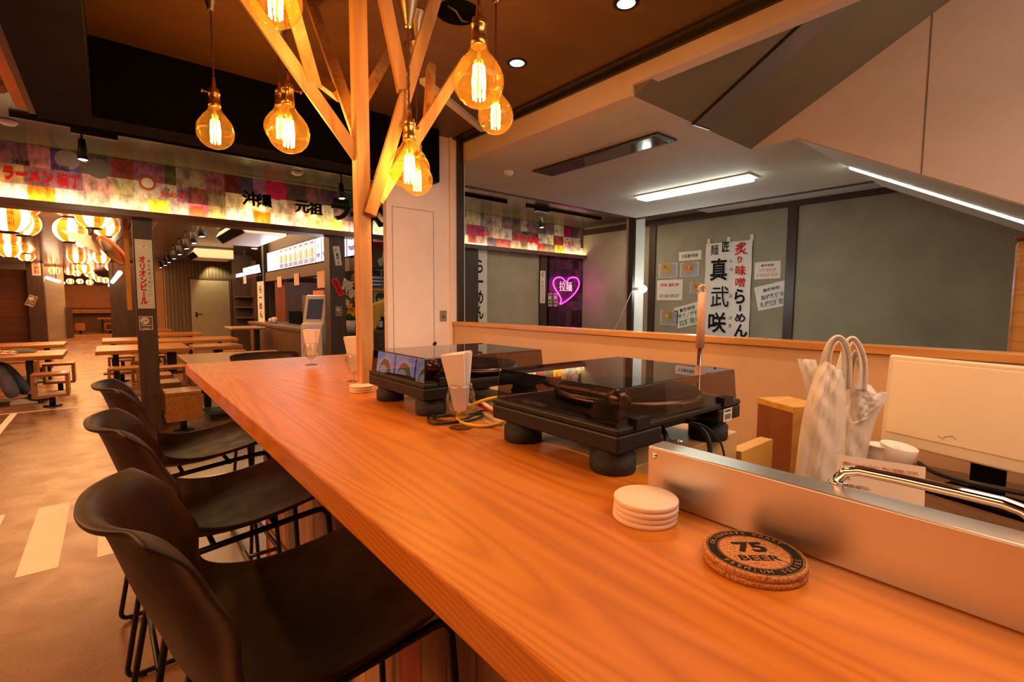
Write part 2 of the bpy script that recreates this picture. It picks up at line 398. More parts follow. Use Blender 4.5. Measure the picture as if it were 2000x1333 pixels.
def floor_mat():
    m, t, b = nt('polished_concrete_and_boards')
    v = coords(t)
    con = ramp(t, [(0.28, (0.115, 0.046, 0.017)), (0.52, (0.185, 0.082, 0.032)), (0.75, (0.265, 0.13, 0.056))], noise(t, v, 2.3, 9, 0.7, 0.2))
    fine = ramp(t, [(0.3, (0.5, 0.48, 0.46)), (0.7, (1.2, 1.2, 1.2))], noise(t, v, 90, 6, 0.8))
    m1 = N(t, 'ShaderNodeMix'); m1.data_type = 'RGBA'; m1.blend_type = 'MULTIPLY'; m1.inputs[0].default_value = 0.8; L(t, con, m1.inputs[6]); L(t, fine, m1.inputs[7])
    sp = N(t, 'ShaderNodeSeparateXYZ'); L(t, v, sp.inputs[0])
    dv = N(t, 'ShaderNodeMath', operation='DIVIDE'); dv.inputs[1].default_value = 0.18; L(t, sp.outputs['Y'], dv.inputs[0])
    fl = N(t, 'ShaderNodeMath', operation='FLOOR'); L(t, dv.outputs[0], fl.inputs[0])
    wn = N(t, 'ShaderNodeTexWhiteNoise'); wn.noise_dimensions = '1D'; L(t, fl.outputs[0], wn.inputs['W'])
    pl = ramp(t, [(0.0, (0.20, 0.085, 0.032)), (0.5, (0.27, 0.125, 0.05)), (1.0, (0.34, 0.165, 0.07))], wn.outputs['Value'])
    gr = ramp(t, [(0.3, (0.7, 0.68, 0.65)), (0.7, (1.1, 1.1, 1.1))], noise(t, coords(t, (1.2, 26, 1)), 1.0, 4, 0.6))
    m2 = N(t, 'ShaderNodeMix'); m2.data_type = 'RGBA'; m2.blend_type = 'MULTIPLY'; m2.inputs[0].default_value = 0.8; L(t, pl, m2.inputs[6]); L(t, gr, m2.inputs[7])
    gt = N(t, 'ShaderNodeMath', operation='GREATER_THAN'); gt.inputs[1].default_value = 7.98; L(t, sp.outputs['Y'], gt.inputs[0])
    m3 = N(t, 'ShaderNodeMix'); m3.data_type = 'RGBA'; L(t, gt.outputs[0], m3.inputs[0]); L(t, m1.outputs[2], m3.inputs[6]); L(t, m2.outputs[2], m3.inputs[7])
    L(t, m3.outputs[2], b.inputs['Base Color'])
    L(t, ramp(t, [(0.35, (0.22,) * 3), (0.7, (0.36,) * 3)], noise(t, v, 5.0, 6)), b.inputs['Roughness'])
    bump(t, b, noise(t, v, 70, 6, 0.7), 0.12, 0.004)
    return m
M['concrete'] = floor_mat()

# ---------------------------------------------------------------- lettering
def text_mesh(body, bold=0.0, extrude=0.0, space=1.0, line=1.0, bevel=0.0):
    cu = bpy.data.curves.new('lettering', 'FONT'); cu.body = body; cu.size = 1.0; cu.offset = bold; cu.extrude = extrude
    cu.align_x = 'CENTER'; cu.space_character = space; cu.space_line = line; cu.bevel_depth = bevel; cu.resolution_u = 4
    o = bpy.data.objects.new('lettering', cu); COL.objects.link(o)
    dg = bpy.context.evaluated_depsgraph_get(); dg.update()
    me = bpy.data.meshes.new_from_object(o.evaluated_get(dg))
    bpy.data.objects.remove(o); bpy.data.curves.remove(cu)
    return me
def lettering(body, c, right, up, w=None, h=None, mat=None, parent=None, bold=0.0, depth=0.0, off=0.0015, vertical=False, name='lettering', shear=0.0, space=1.0, line=1.0):
    """write body with its middle at c, along unit vectors right and up; size by width w and/or height h"""
    if vertical: body = '\n'.join(body)
    me = text_mesh(body, bold, 0.0, space, line)
    xs = [v.co.x for v in me.vertices]; ys = [v.co.y for v in me.vertices]
    x0, x1, y0, y1 = min(xs), max(xs), min(ys), max(ys)
    sx = w / (x1 - x0) if w else None; sy = h / (y1 - y0) if h else None
    sx = sx or sy; sy = sy or sx
    r = Vector(right).normalized(); u = Vector(up).normalized(); n = r.cross(u).normalized(); c = Vector(c)
    mb = MB()
    vs = []
    for v in me.vertices:
        a = (v.co.x - (x0 + x1) / 2) * sx; b = (v.co.y - (y0 + y1) / 2) * sy
        a += shear * b
        vs.append(c + r * a + u * b + n * (off + depth))
    mb.add(vs, [list(p.vertices) for p in me.polygons])
    if depth:
        back = [p - n * depth for p in vs]; b0 = len(vs)
        mb.add(back, [list(p.vertices)[::-1] for p in me.polygons])
        from collections import Counter
        cnt = Counter()
        for p in me.polygons:
            q = list(p.vertices)
            for i in range(len(q)): cnt[(q[i], q[(i + 1) % len(q)])] += 1
        for (i, j) in list(cnt):
            if (j, i) not in cnt: mb.f.append([j, i, b0 + i, b0 + j]); mb.mi.append(0); mb.sm.append(False); mb.col.append(None)
    mb.keepn = True
    bpy.data.meshes.remove(me)
    return mb.build(name, mat or M['print_black'], parent)
def disc(mb, c, right, up, rx, ry=None, off=0.001, n=24):
    ry = ry or rx; r = Vector(right).normalized(); u = Vector(up).normalized(); nn = r.cross(u); c = Vector(c) + nn * off
    mb.add([c + r * (rx * cos(2 * pi * k / n)) + u * (ry * sin(2 * pi * k / n)) for k in range(n)], [tuple(range(n))])
def rect(mb, c, right, up, w, h, off=0.0):
    r = Vector(right).normalized(); u = Vector(up).normalized(); nn = r.cross(u); c = Vector(c) + nn * off
    mb.quad(c - r * w / 2 - u * h / 2, c + r * w / 2 - u * h / 2, c + r * w / 2 + u * h / 2, c - r * w / 2 + u * h / 2)
def slab(mb, c, right, up, w, h, d):
    """thin board whose front face centre is c"""
    r = Vector(right).normalized(); u = Vector(up).normalized(); nn = r.cross(u); c = Vector(c)
    mb.prism([c - r * w / 2 - u * h / 2, c + r * w / 2 - u * h / 2, c + r * w / 2 + u * h / 2, c - r * w / 2 + u * h / 2], -nn * d)
X, Y, Z = Vector((1, 0, 0)), Vector((0, 1, 0)), Vector((0, 0, 1))
def turn(r, u, a):
    """rotate the pair (right, up) in its own plane by a"""
    return r * cos(a) + u * sin(a), u * cos(a) - r * sin(a)
# ================================================================ the setting
XW = 1.88      # plane of the low wall and of the ceiling track above it
ZC = 2.45      # veneered ceiling over the bar
ZN = 2.107     # dark soffit round it
YH = 5.98      # header with the picture band
X2 = 6.6       # far plastered wall of the second hall
mb = MB(); mb.box(-9, 9, -4, 30, -0.05, 0.0); mb.m = 1
for k in range(-1, 6):
    x0 = -0.405 + 0.296 * k
    mb.box(x0, x0 + 0.15, 3.18, 4.19, -0.01, 0.0012)
mb.box(-3.2, 2.0, 7.96, 8.0, -0.01, 0.0012); mb.box(-1.4, 1.0, 11.78, 11.82, -0.01, 0.0012); mb.box(-1.12, 0.6, 24.9, 24.97, -0.01, 0.0012)
mb.box(-0.95, -0.89, 5.5, 7.96, -0.01, 0.0012)
struct('floor', mb, [M['concrete'], M['white_paint']])

# bar ceiling with its raised recess
mb = MB(); mb.box(-0.025, 1.955, -2.5, 3.05, ZC, ZC + 0.03); struct('ceiling', mb, M['ceil_wood'])
mb = MB()
mb.box(-0.20, -0.025, -2.5, 3.015, ZN, ZN + 0.5); mb.box(-0.025, 1.72, 2.85, 3.015, ZN, ZN + 0.5)
mb.box(-0.21, -0.20, -2.5, 3.03, ZN + 0.0, ZN + 0.6)
struct('ceiling_soffit', mb, [M['navy']])
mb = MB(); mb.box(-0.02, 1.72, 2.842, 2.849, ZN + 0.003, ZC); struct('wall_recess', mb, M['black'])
mb = MB(); mb.box(-0.235, 1.75, 3.016, 3.05, ZN + 0.012, ZN + 0.045); mb.box(-0.235, -0.201, -2.5, 3.05, ZN + 0.012, ZN + 0.045)
struct('trim_1', mb, M['dark_wood_x'])
# hall ceiling up to the header, left and right of the bar
mb = MB(); mb.box(-9, -0.2, -4, YH, 2.66, 2.70); mb.box(-0.2, X2 + 0.1, 3.02, YH, 2.66, 2.70); struct('ceiling_hall', mb, M['hall_ceil'])
# header beam: lip, dark front, board behind the pictures
mb = MB(); mb.box(-6, X2, YH - 0.10, YH + 0.14, 2.11, 2.172); struct('trim_2', mb, M['dark_wood_x'], bevel=0.004)
mb = MB(); mb.box(-6, X2, YH + 0.005, YH + 0.12, 2.172, 2.66); struct('wall_header', mb, M['black'])
# white panel at the end of the bar with a flush door
mb = MB(); mb.box(1.39, XW, 2.95, 3.0, 0, 2.45); struct('wall_panel', mb, M['white_wall'])
mb = MB()
for a, b in (((1.43, 0.02), (1.43, 1.93)), ((1.43, 1.93), (1.735, 1.93)), ((1.735, 0.02), (1.735, 1.93))):
    if a[0] == b[0]: mb.box(a[0] - 0.0012, a[0] + 0.0012, 2.9485, 2.951, a[1], b[1])
    else: mb.box(a[0], b[0], 2.9485, 2.951, a[1] - 0.0012, a[1] + 0.0012)
struct('door_1', mb, M['dark_bronze'])
mb = MB(); mb.box(XW - 0.02, XW + 0.10, 2.93, 3.01, 0, ZC); struct('trim_3', mb, M['white_wall'])
mb = MB(); mb.box(XW + 0.03, XW + 0.075, 2.90, 2.95, 1.17, ZC); mb.box(XW + 0.0, XW + 0.075, -2.5, 2.95, ZC - 0.012, ZC + 0.02); mb.box(XW + 0.05, XW + 0.085, -2.5, 2.95, ZC - 0.03, ZC - 0.012)
struct('trim_4', mb, M['dark_bronze'])
# low wall with its wooden cap
mb = MB(); mb.box(XW, XW + 0.06, -2.5, 2.94, 0, 1.152); struct('wall_low', mb, M['ply_wall'])
mb = MB(); mb.box(XW - 0.012, XW + 0.072, -2.5, 2.945, 1.152, 1.178); mb.box(XW - 0.006, XW + 0.062, 2.92, 2.945, 0, 1.152); struct('trim_5', mb, M['cap_wood'], bevel=0.002)

# corridor beyond: dropped beam, white ceiling, escalator soffits
ZW = 2.295
mb = MB(); mb.box(1.95, 2.02, 1.475, 3.42, ZW, 3.2); mb.box(1.95, 2.02, -2.5, 1.475, ZW + 0.05, 3.2)
struct('trim_6', mb, M['pinkwall'])
XE = 3.19; YF = 3.45; YO = 1.475; XC = 4.70; UP = 0.52; DN = 0.555
mb = MB()
poly = [(2.02, YO, ZW), (XE, YO, ZW), (XE, 1.20, ZW), (XC, 1.20, ZW), (XC, YF, ZW), (2.02, YF, ZW)]
mb.prism(poly, (0, 0, 0.04))
struct('ceiling_corridor', mb, M['white_ceil'])
# the soffit that climbs towards us (olive shade), the panel beside it, the soffit that comes down
mb = MB(); a = Vector((1.97, YO, ZW)); b = Vector((XE, YO, ZW)); d = Vector((0, -4, 4 * UP)); mb.prism([a, b, b + d, a + d], (0, 0.02, 0.04)); struct('ceiling_escalator', mb, M['olive'])
mb = MB()
mb.prism([Vector((XE, YO + 0.02, ZW)), Vector((XE, 1.20, ZW)), Vector((XE, -2.4, ZW - 3.6 * DN)), Vector((XE, -2.4, ZW + (YO + 2.4) * UP + 0.03))], (-0.004, 0, 0)); struct('wall_escalator', mb, M['pinkwall'])
mb = MB()
mb.prism([Vector((XE + 0.001, 1.21, ZW)), Vector((4.95, 1.21, ZW)), Vector((4.95, -2.4, ZW - 3.61 * DN)), Vector((XE + 0.001, -2.4, ZW - 3.61 * DN))], (0, 0.03, 0.05)); struct('ceiling_escalator_low', mb, M['white_ceil'])
mb = MB(); jn = onx(1811, 180, XE); mb.box(XE - 0.0055, XE, jn.y - 0.003, jn.y + 0.003, ZW - (1.2 - jn.y) * DN, ZW + (YO - jn.y) * UP); struct('trim_7', mb, M['olive'])
# second hall: ceiling edge frames, white column, far walls
mb = MB(); mb.box(1.95, XC, YF, YF + 0.05, ZW - 0.005, 2.66); mb.box(XC, XC + 0.04, -1, YF + 0.05, ZW - 0.01, ZW + 0.03); struct('trim_8', mb, M['dark_bronze'])
mb = MB(); mb.box(XC + 0.04, X2, -3, 3.6, 2.60, 2.64); struct('ceiling_back', mb, M['white_ceil'])
mb = MB(); mb.box(4.72, 4.90, 3.47, 3.60, 0, 2.62); struct('wall_column', mb, M['white_ceil'])
mb = MB(); mb.box(4.655, 4.70, 3.45, 3.52, 0, ZW); struct('trim_9', mb, M['dark_bronze'])
mb = MB(); mb.box(X2, X2 + 0.1, -4, YH + 1.0, 0, 3.2); struct('wall_right', mb, M['plaster'])
mb = MB()
mb.box(X2 - 0.03, X2, -4, YH, 2.53, 2.62)
for px in (1545, 1275): p = onx(px, 520, X2); mb.box(X2 - 0.03, X2, p.y - 0.055, p.y + 0.055, 0, 2.53)
struct('trim_10', mb, M['dark_wood'])
# wall under the band in the second hall
mb = MB(); mb.box(3.6, 5.60, YH + 0.02, YH + 0.12, 0, 2.11); struct('wall_back', mb, M['plaster_y'])
mb = MB()
a = ony(905, 560, YH).x; b = ony(932, 560, YH).x; mb.box(a, b, YH - 0.03, YH + 0.03, 0, 2.11)
a = ony(1054, 560, YH).x; b = ony(1067, 560, YH).x; mb.box(a, b, YH - 0.02, YH + 0.1, 0, 2.11)
struct('trim_11', mb, M['dark_wood'])
# food court shell
mb = MB(); mb.box(-6.1, -6.0, -4, YH + 0.1, 0, 2.68); struct('wall_left', mb, M['plaster_y'])
mb = MB(); mb.box(-9, 0.62, YH + 0.14, 29, 2.56, 2.60); struct('ceiling_food_court', mb, M['fc_ceil'])
mb = MB(); mb.box(0.62, 7, YH + 0.14, 29, 2.54, 2.58); struct('ceiling_food_court_right', mb, M['fc_ceil_grey'])
mb = MB(); mb.box(-4, 3, 28.0, 28.1, 0, 2.56); struct('wall_far', mb, M['brown_wood'])
mb = MB(); mb.box(1.25, 5.0, 17.2, 17.3, 0, 2.56); struct('wall_middle', mb, planks('corrugated_board', [(0.17, 0.12, 0.06), (0.20, 0.14, 0.075), (0.145, 0.10, 0.05)], 2, 0.09, 0.6, 0.15))
mb = MB(); mb.box(-9, -2.0, 21.8, 21.9, 0, 2.3); struct('wall_planks', mb, planks('reddish_planks', [(0.17, 0.05, 0.016), (0.22, 0.07, 0.022), (0.14, 0.042, 0.014)], 0, 0.26, 0.5, 0.03))
mb = MB(); mb.box(0.75, 1.25, 17.2, 28, 0, 2.56); mb.box(0.55, 0.75, 19.5, 19.7, 0, 2.56); mb.box(0.55, 0.75, 22, 22.2, 0, 2.56)
struct('wall_slats', mb, planks('orange_slats', [(0.40, 0.19, 0.06), (0.52, 0.27, 0.10), (0.3, 0.12, 0.04)], 2, 0.2, 0.5, 0.08))
mb = MB(); mb.box(4.9, 5.0, YH + 0.12, 17.2, 0, 2.56); struct('wall_shop_back', mb, M['brown_wood'])
mb = MB(); mb.box(-3.2, -1.24, 23.4, 23.6, 0, 2.56); struct('wall_pillar_far', mb, M['plaster_y'])
mb = MB(); mb.box(-1.24, -1.06, 23.3, 23.5, 0, 1.1); struct('trim_12', mb, M['dark_wood'])
# ================================================================ the bar
ZT = 1.03
ctr = thing('bar_counter', 'long orange brown wooden bar counter with striped plank front', 'counter', (0.45, 0.8, 0))
mb = MB(); mb.prism([(0.244, -1.4, 0.984), (0.66, -1.4, 0.984), (0.66, 0.48, 0.984), (0.66, 1.42, 0.984), (1.02, 1.42, 0.984), (1.02, 2.57, 0.984), (0.244, 2.57, 0.984)], (0, 0, ZT - 0.984))
mb.build('counter_top', M['counter'], ctr, bevel=0.0035)
mb = MB(); mb.box(0.52, 0.545, -1.4, 2.45, 0.02, 0.984)
mb.build('front_panel', planks('mixed_plank_front', [(0.42, 0.20, 0.08), (0.26, 0.10, 0.05), (0.07, 0.065, 0.08), (0.50, 0.25, 0.09), (0.40, 0.22, 0.16), (0.32, 0.15, 0.06), (0.30, 0.02, 0.02)], 2, 0.11, 0.6, 0.03), ctr)
mb = MB(); mb.tube([(0.40, y, 0.22) for y in (-1.3, 0.5, 2.3)], 0.012, 8)
for y in (-0.6, 1.2, 2.25): mb.tube([(0.40, y, 0.22), (0.52, y, 0.22)], 0.009, 8)
mb.build('foot_rail', M['dark_bronze'], ctr)

# bar stools -------------------------------------------------------
CL = [(0.280, 0.728), (0.262, 0.738), (0.21, 0.744), (0.10, 0.727), (0.0, 0.708), (-0.08, 0.703), (-0.138, 0.715), (-0.172, 0.750), (-0.195, 0.81), (-0.218, 0.87), (-0.236, 0.93), (-0.25, 0.975), (-0.262, 1.0), (-0.278, 1.012), (-0.292, 1.008)]
def cl(u):
    s = u * (len(CL) - 1); i = min(int(s), len(CL) - 2); t = s - i
    p0, p1, p2, p3 = CL[max(i - 1, 0)], CL[i], CL[i + 1], CL[min(i + 2, len(CL) - 1)]
    def c(k): return 0.5 * (2 * p1[k] + (p2[k] - p0[k]) * t + (2 * p0[k] - 5 * p1[k] + 4 * p2[k] - p3[k]) * t * t + (3 * p1[k] - p0[k] - 3 * p2[k] + p3[k]) * t ** 3)
    return c(0), c(1)
def smooth01(a, b, x):
    t = max(0, min(1, (x - a) / (b - a))); return t * t * (3 - 2 * t)
def shell_point(u, v):
    v = v * 2 - 1; av = abs(v); sg = 1 if v >= 0 else -1
    u2 = u * (1 - 0.13 * smooth01(0.62, 1, u) * av ** 5) + (0.035 * (1 - u) * av ** 5 if u < 0.15 else 0)
    x, z = cl(u2)
    back = smooth01(0.33, 0.62, u)                       # 0 on the seat, 1 on the back
    w = 0.205 + 0.015 * smooth01(0, 0.3, u) - 0.050 * smooth01(0.36, 0.72, u)
    y = w * (v - 0.10 * v ** 3) * 1.11
    z += (1 - back) * 0.026 * av ** 3 + 0.06 * smooth01(0.2, 0.5, u) * (1 - smooth01(0.5, 0.78, u)) * av ** 3
    x += 0.105 * back * av ** 2.4 * (1 - 0.30 * smooth01(0.75, 1, u))
    lip = smooth01(0.84, 1.0, av) * smooth01(0.36, 0.62, u)
    y += sg * 0.016 * lip; x -= 0.022 * lip
    return Vector((x, y, z))
stool = thing('bar_stool', 'nearest dark brown leather bar stool at the counter', 'stool', (0, 0, 0), 0, 'leather bar stools at the counter')
mb = MB(); mb.grid(shell_point, 42, 26)
sh = mb.build('seat_shell', M['leather'], stool, local=True, solid=0.011, sub=1); sh.modifiers['solid'].offset = -1
for s in (-1, 1):
    y0, y1 = 0.165 * s, 0.205 * s
    def P(x, z): return Vector((x, y0 + (y1 - y0) * (0.7 - z) / 0.7, z))
    pts = []
    cs = [(-0.13, 0.672), (0.238, 0.706), (0.275, 0.012), (-0.245, 0.012)]
    for i in range(4):
        a, b, c = Vector(cs[i - 1]), Vector(cs[i]), Vector(cs[(i + 1) % 4])
        r = 0.035; d1 = (a - b).normalized() * r; d2 = (c - b).normalized() * r
        for t in (0, 0.25, 0.5, 0.75, 1):
            q = (b + d1) * (1 - t) ** 2 + b * 2 * t * (1 - t) + (b + d2) * t * t; pts.append(P(q.x, q.y))
    mb = MB(); mb.tube(pts, 0.0085, 8, closed=True); mb.build('side_frame', M['metal_black'], stool, local=True)
    for x in (-0.2, 0.22): mb = MB(); mb.lathe([(0.011, 0), (0.011, 0.006)], (x, y1, 0.0), 10); mb.build('glide', M['rubber'], stool, local=True)
mb = MB(); mb.tube([(0.258, -0.19, 0.30), (0.258, 0.19, 0.30)], 0.0085, 8); mb.build('foot_rest', M['metal_black'], stool, local=True)
for x, z, yy in ((-0.178, 0.42, 0.181), (0.1, 0.688, 0.165), (-0.05, 0.677, 0.165)): mb = MB(); mb.tube([(x, -yy, z), (x, yy, z)], 0.007, 8); mb.build('cross_bar', M['metal_black'], stool, local=True)
STX = 0.218
for i, (y, rz, lb) in enumerate(((0.922, 0, None), (1.575, 0.02, 'dark brown leather bar stool, middle one of three along the counter'), (2.262, 0.03, 'dark brown leather bar stool by the dark pillar, farthest of the three along the counter'))):
    o = stool if i == 0 else copy_tree(stool)
    o.location = (STX + (0.019, 0.008, 0.006)[i], y, 0); o.rotation_euler = (0, 0, rz)
    if lb: o['label'] = lb
o = copy_tree(stool); p = ony(516, 690, 3.12); o.location = (p.x, 2.88, 0); o.rotation_euler = (0, 0, -pi / 2)
o['label'] = 'brown leather bar stool behind the far end of the counter, only its back showing'

# tree-shaped timber post ------------------------------------------
TY, TX = 1.482, 0.619
tree = thing('tree_post', 'pale timber post branching like a tree above the counter', 'post', (TX, TY, ZT))
TW = 0.041
def trunk(name, a, b, w=TW, h=TW):
    mb = MB(); mb.bar(a, b, w, h, up=(0, 1, 0) if abs((Vector(b) - Vector(a)).normalized().z) > 0.99 else (0, 0, 1)); return mb.build(name, M['pine'], tree, bevel=0.0012)
trunk('trunk', (TX, TY, ZT), (TX - 0.004, TY, ZC - 0.001))
def branch(p0, p1, t0, t1, w=0.036, free=False):
    """p0,p1 pixels of the ends, t0,t1 their depths from the camera"""
    a = dep(p0[0], p0[1], t0); b = dep(p1[0], p1[1], t1); d = (b - a).normalized()
    if not free:
        b = a + d * ((ZC - 0.032 - a.z) / max(d.z, 0.15))
    mb = MB(); mb.bar(a, b, w, w, up=(0.3, 1, 0.2)); return mb.build('branch', M['pine'], tree, bevel=0.0012)
T0 = (Vector((TX, TY, 1.7)) - CAM).dot(CF)
branch((701, 310), (462, -30), T0, T0 - 0.16)          # long left limb
branch((616, 172), (572, 20), T0 - 0.06, T0 - 0.16)    # twig off it
branch((698, 262), (609, 10), T0 + 0.03, T0 + 0.35, 0.036, True)
branch((663, 186), (600, 140), T0 + 0.12, T0 + 0.34, 0.034, True)
branch((722, 420), (858, -30), T0, T0 + 0.03)          # right limb
branch((788, 178), (745, -30), T0 + 0.0, T0 - 0.06)
branch((735, 395), (908, 120), T0 + 0.05, T0 + 0.26, 0.036, True)
branch((712, 190), (772, 85), T0 + 0.02, T0 + 0.42, 0.034, True)
branch((836, 238), (842, 130), T0 + 0.18, T0 + 0.40, 0.03, True)
a, b = onz(826, 152, ZC), onz(944, 250, ZC)
tk = thing('cable_trunking', 'white cable trunking running across the veneered ceiling', 'trunking', ((a.x + b.x) / 2, (a.y + b.y) / 2, ZC))
mb = MB(); mb.bar(a - Z * 0.012, b - Z * 0.012, 0.04, 0.024); mb.build('channel', M['white_gloss'], tk)

# pendant lamps ----------------------------------------------------
def make_pendant():
    root = thing('pendant_lamp', 'x', 'lamp', (0, 0, 0), 0, 'amber globe pendant lamps round the tree post')
    R = 0.0625
    prof = [(0.0, -R)] + [(R * sin(a), -R * cos(a)) for a in [pi * k / 14 for k in range(1, 11)]]
    prof += [(0.040, 0.052), (0.029, 0.064), (0.0215, 0.078), (0.0185, 0.09), (0.0175, 0.10)]
    mb = MB(); mb.lathe(prof, (0, 0, 0), 32, cap=False); mb.build('bulb', M['bulb'], root, local=True)
    mb = MB()
    for k in range(9):
        a = 2 * pi * k / 9; r = 0.0145
        mb.tube([(r * cos(a), r * sin(a), -0.042), (1.08 * r * cos(a + .12), 1.08 * r * sin(a + .12), 0.0), (0.9 * r * cos(a), 0.9 * r * sin(a), 0.038)], 0.0021, 5)
    mb.build('filament', M['filament'], root, local=True)
    mb = MB(); mb.cyl((0, 0, 0.036), (0, 0, 0.095), 0.004, 8); mb.cyl((0, 0, -0.044), (0, 0, 0.04), 0.0016, 6)
    mb.build('stem', M['brass'], root, local=True)
    mb = MB(); mb.lathe([(0.019, 0.083), (0.0205, 0.085), (0.0205, 0.10), (0.0185, 0.102), (0.0185, 0.128), (0.020, 0.13), (0.020, 0.136), (0.0165, 0.142), (0.0165, 0.148), (0.008, 0.153), (0.0065, 0.17), (0.0045, 0.19)], (0, 0, 0), 20)
    so = mb.build('socket', M['brass'], root, local=True)
    mb = MB(); mb.cyl((-0.018, 0, 0.132), (-0.036, 0, 0.132), 0.0022, 8); mb.lathe([(0.002, 0), (0.006, 0.002), (0.006, 0.004), (0.002, 0.006)], (-0.036, 0, 0.132), 10, (-1, 0, 0)); mb.build('switch_key', M['brass'], so, local=True)
    return root
pend = make_pendant()
def pendant(px, py, wpx, label, rz, cone=None, first=[True]):
    c = dep(px, py, FPX * 0.125 / wpx)
    o = pend if first[0] else copy_tree(pend); first[0] = False
    o.location = c; o.rotation_euler = (0, 0, rz); o['label'] = label
    top = cone or ZC
    mb = MB(); n = 40
    pts = [Vector((c.x + 0.0016 * sin(k * 2.4), c.y + 0.0016 * cos(k * 2.4), c.z + 0.185 + (top - 0.09 - c.z - 0.185) * k / n)) for k in range(n + 1)]
    mb.tube(pts, 0.0028, 6); mb.build('cord', M['rope'], o)
    mb = MB(); mb.lathe([(0.009, -0.105), (0.011, -0.10), (0.030, -0.03), (0.046, -0.004), (0.048, 0)], (c.x, c.y, ZC), 24); mb.build('canopy', M['brass_dull'], o)
    pl = lamp('pendant_glow', 'POINT', (0, 0, 0), 3.4, WARM, 0.02); pl.parent = o
    return o
pendant(421, 257, 67, 'amber globe pendant at the far left, before the dark soffit', 0.2)
pendant(564, 260, 77, 'amber globe pendant second from the left, overlapping another behind it', 2.9)
pendant(548, 250, 60, 'amber globe pendant almost hidden behind the second one from the left', 1.0)
pendant(800, 330, 79, 'lowest amber globe pendant, right of the post fork', 3.4)
pendant(815, 352, 60, 'amber globe pendant half hidden behind the lowest one', 0.6)
pendant(935, 160, 98.7, 'large near amber globe pendant right of the tree', 4.2)
pendant(968, 227, 69, 'amber globe pendant farthest to the right, below the large near one', 0.3)
pendant(538, 0, 99, 'amber globe pendant cut by the top of the picture', 1.4)
pendant(733, 305, 34, 'small distant amber globe pendant just behind the trunk', 0.9)

# ceiling downlights and the round opening
for (px, py), lb in (((1010, 123), 'recessed downlight above the right side of the bar, the farther one'), ((1223, 6), 'recessed downlight at the top edge, the nearer one')):
    p = onz(px, py, ZC)
    t = thing('downlight', lb, 'ceiling light', (p.x, p.y, ZC), 0, 'round recessed downlights in the veneered ceiling')
    mb = MB(); mb.lathe([(0.034, -0.003), (0.046, -0.004), (0.05, 0)], (p.x, p.y, ZC), 24, cap=False); mb.build('trim_ring', M['metal_black'], t)
    mb = MB(); mb.lathe([(0.0, -0.0016), (0.034, -0.0016)], (p.x, p.y, ZC), 24, cap=False); mb.build('lens', M['led'], t)
    lamp('downlight_beam', 'SPOT', (p.x, p.y, ZC - 0.01), 45, (1.0, 0.70, 0.42), 0.03, to=(p.x, p.y, 0), spot=110, blend=0.8)
p = onz(895, 25, ZC)
t = thing('ceiling_opening', 'round black cable opening cut into the veneered ceiling', 'opening', (p.x, p.y, ZC))
mb = MB(); mb.lathe([(0.0, -0.001), (0.086, -0.001), (0.088, -0.0)], (p.x, p.y, ZC), 28, cap=False); mb.build('hole', M['black'], t)
mb = MB(); mb.tube([(p.x - 0.06, p.y - 0.02, ZC - 0.004), (p.x - 0.03, p.y - 0.03, ZC - 0.018), (p.x + 0.01, p.y - 0.01, ZC - 0.03), (p.x + 0.06, p.y + 0.02, ZC - 0.004)], 0.004, 6); mb.build('cable', M['print_grey'], t)

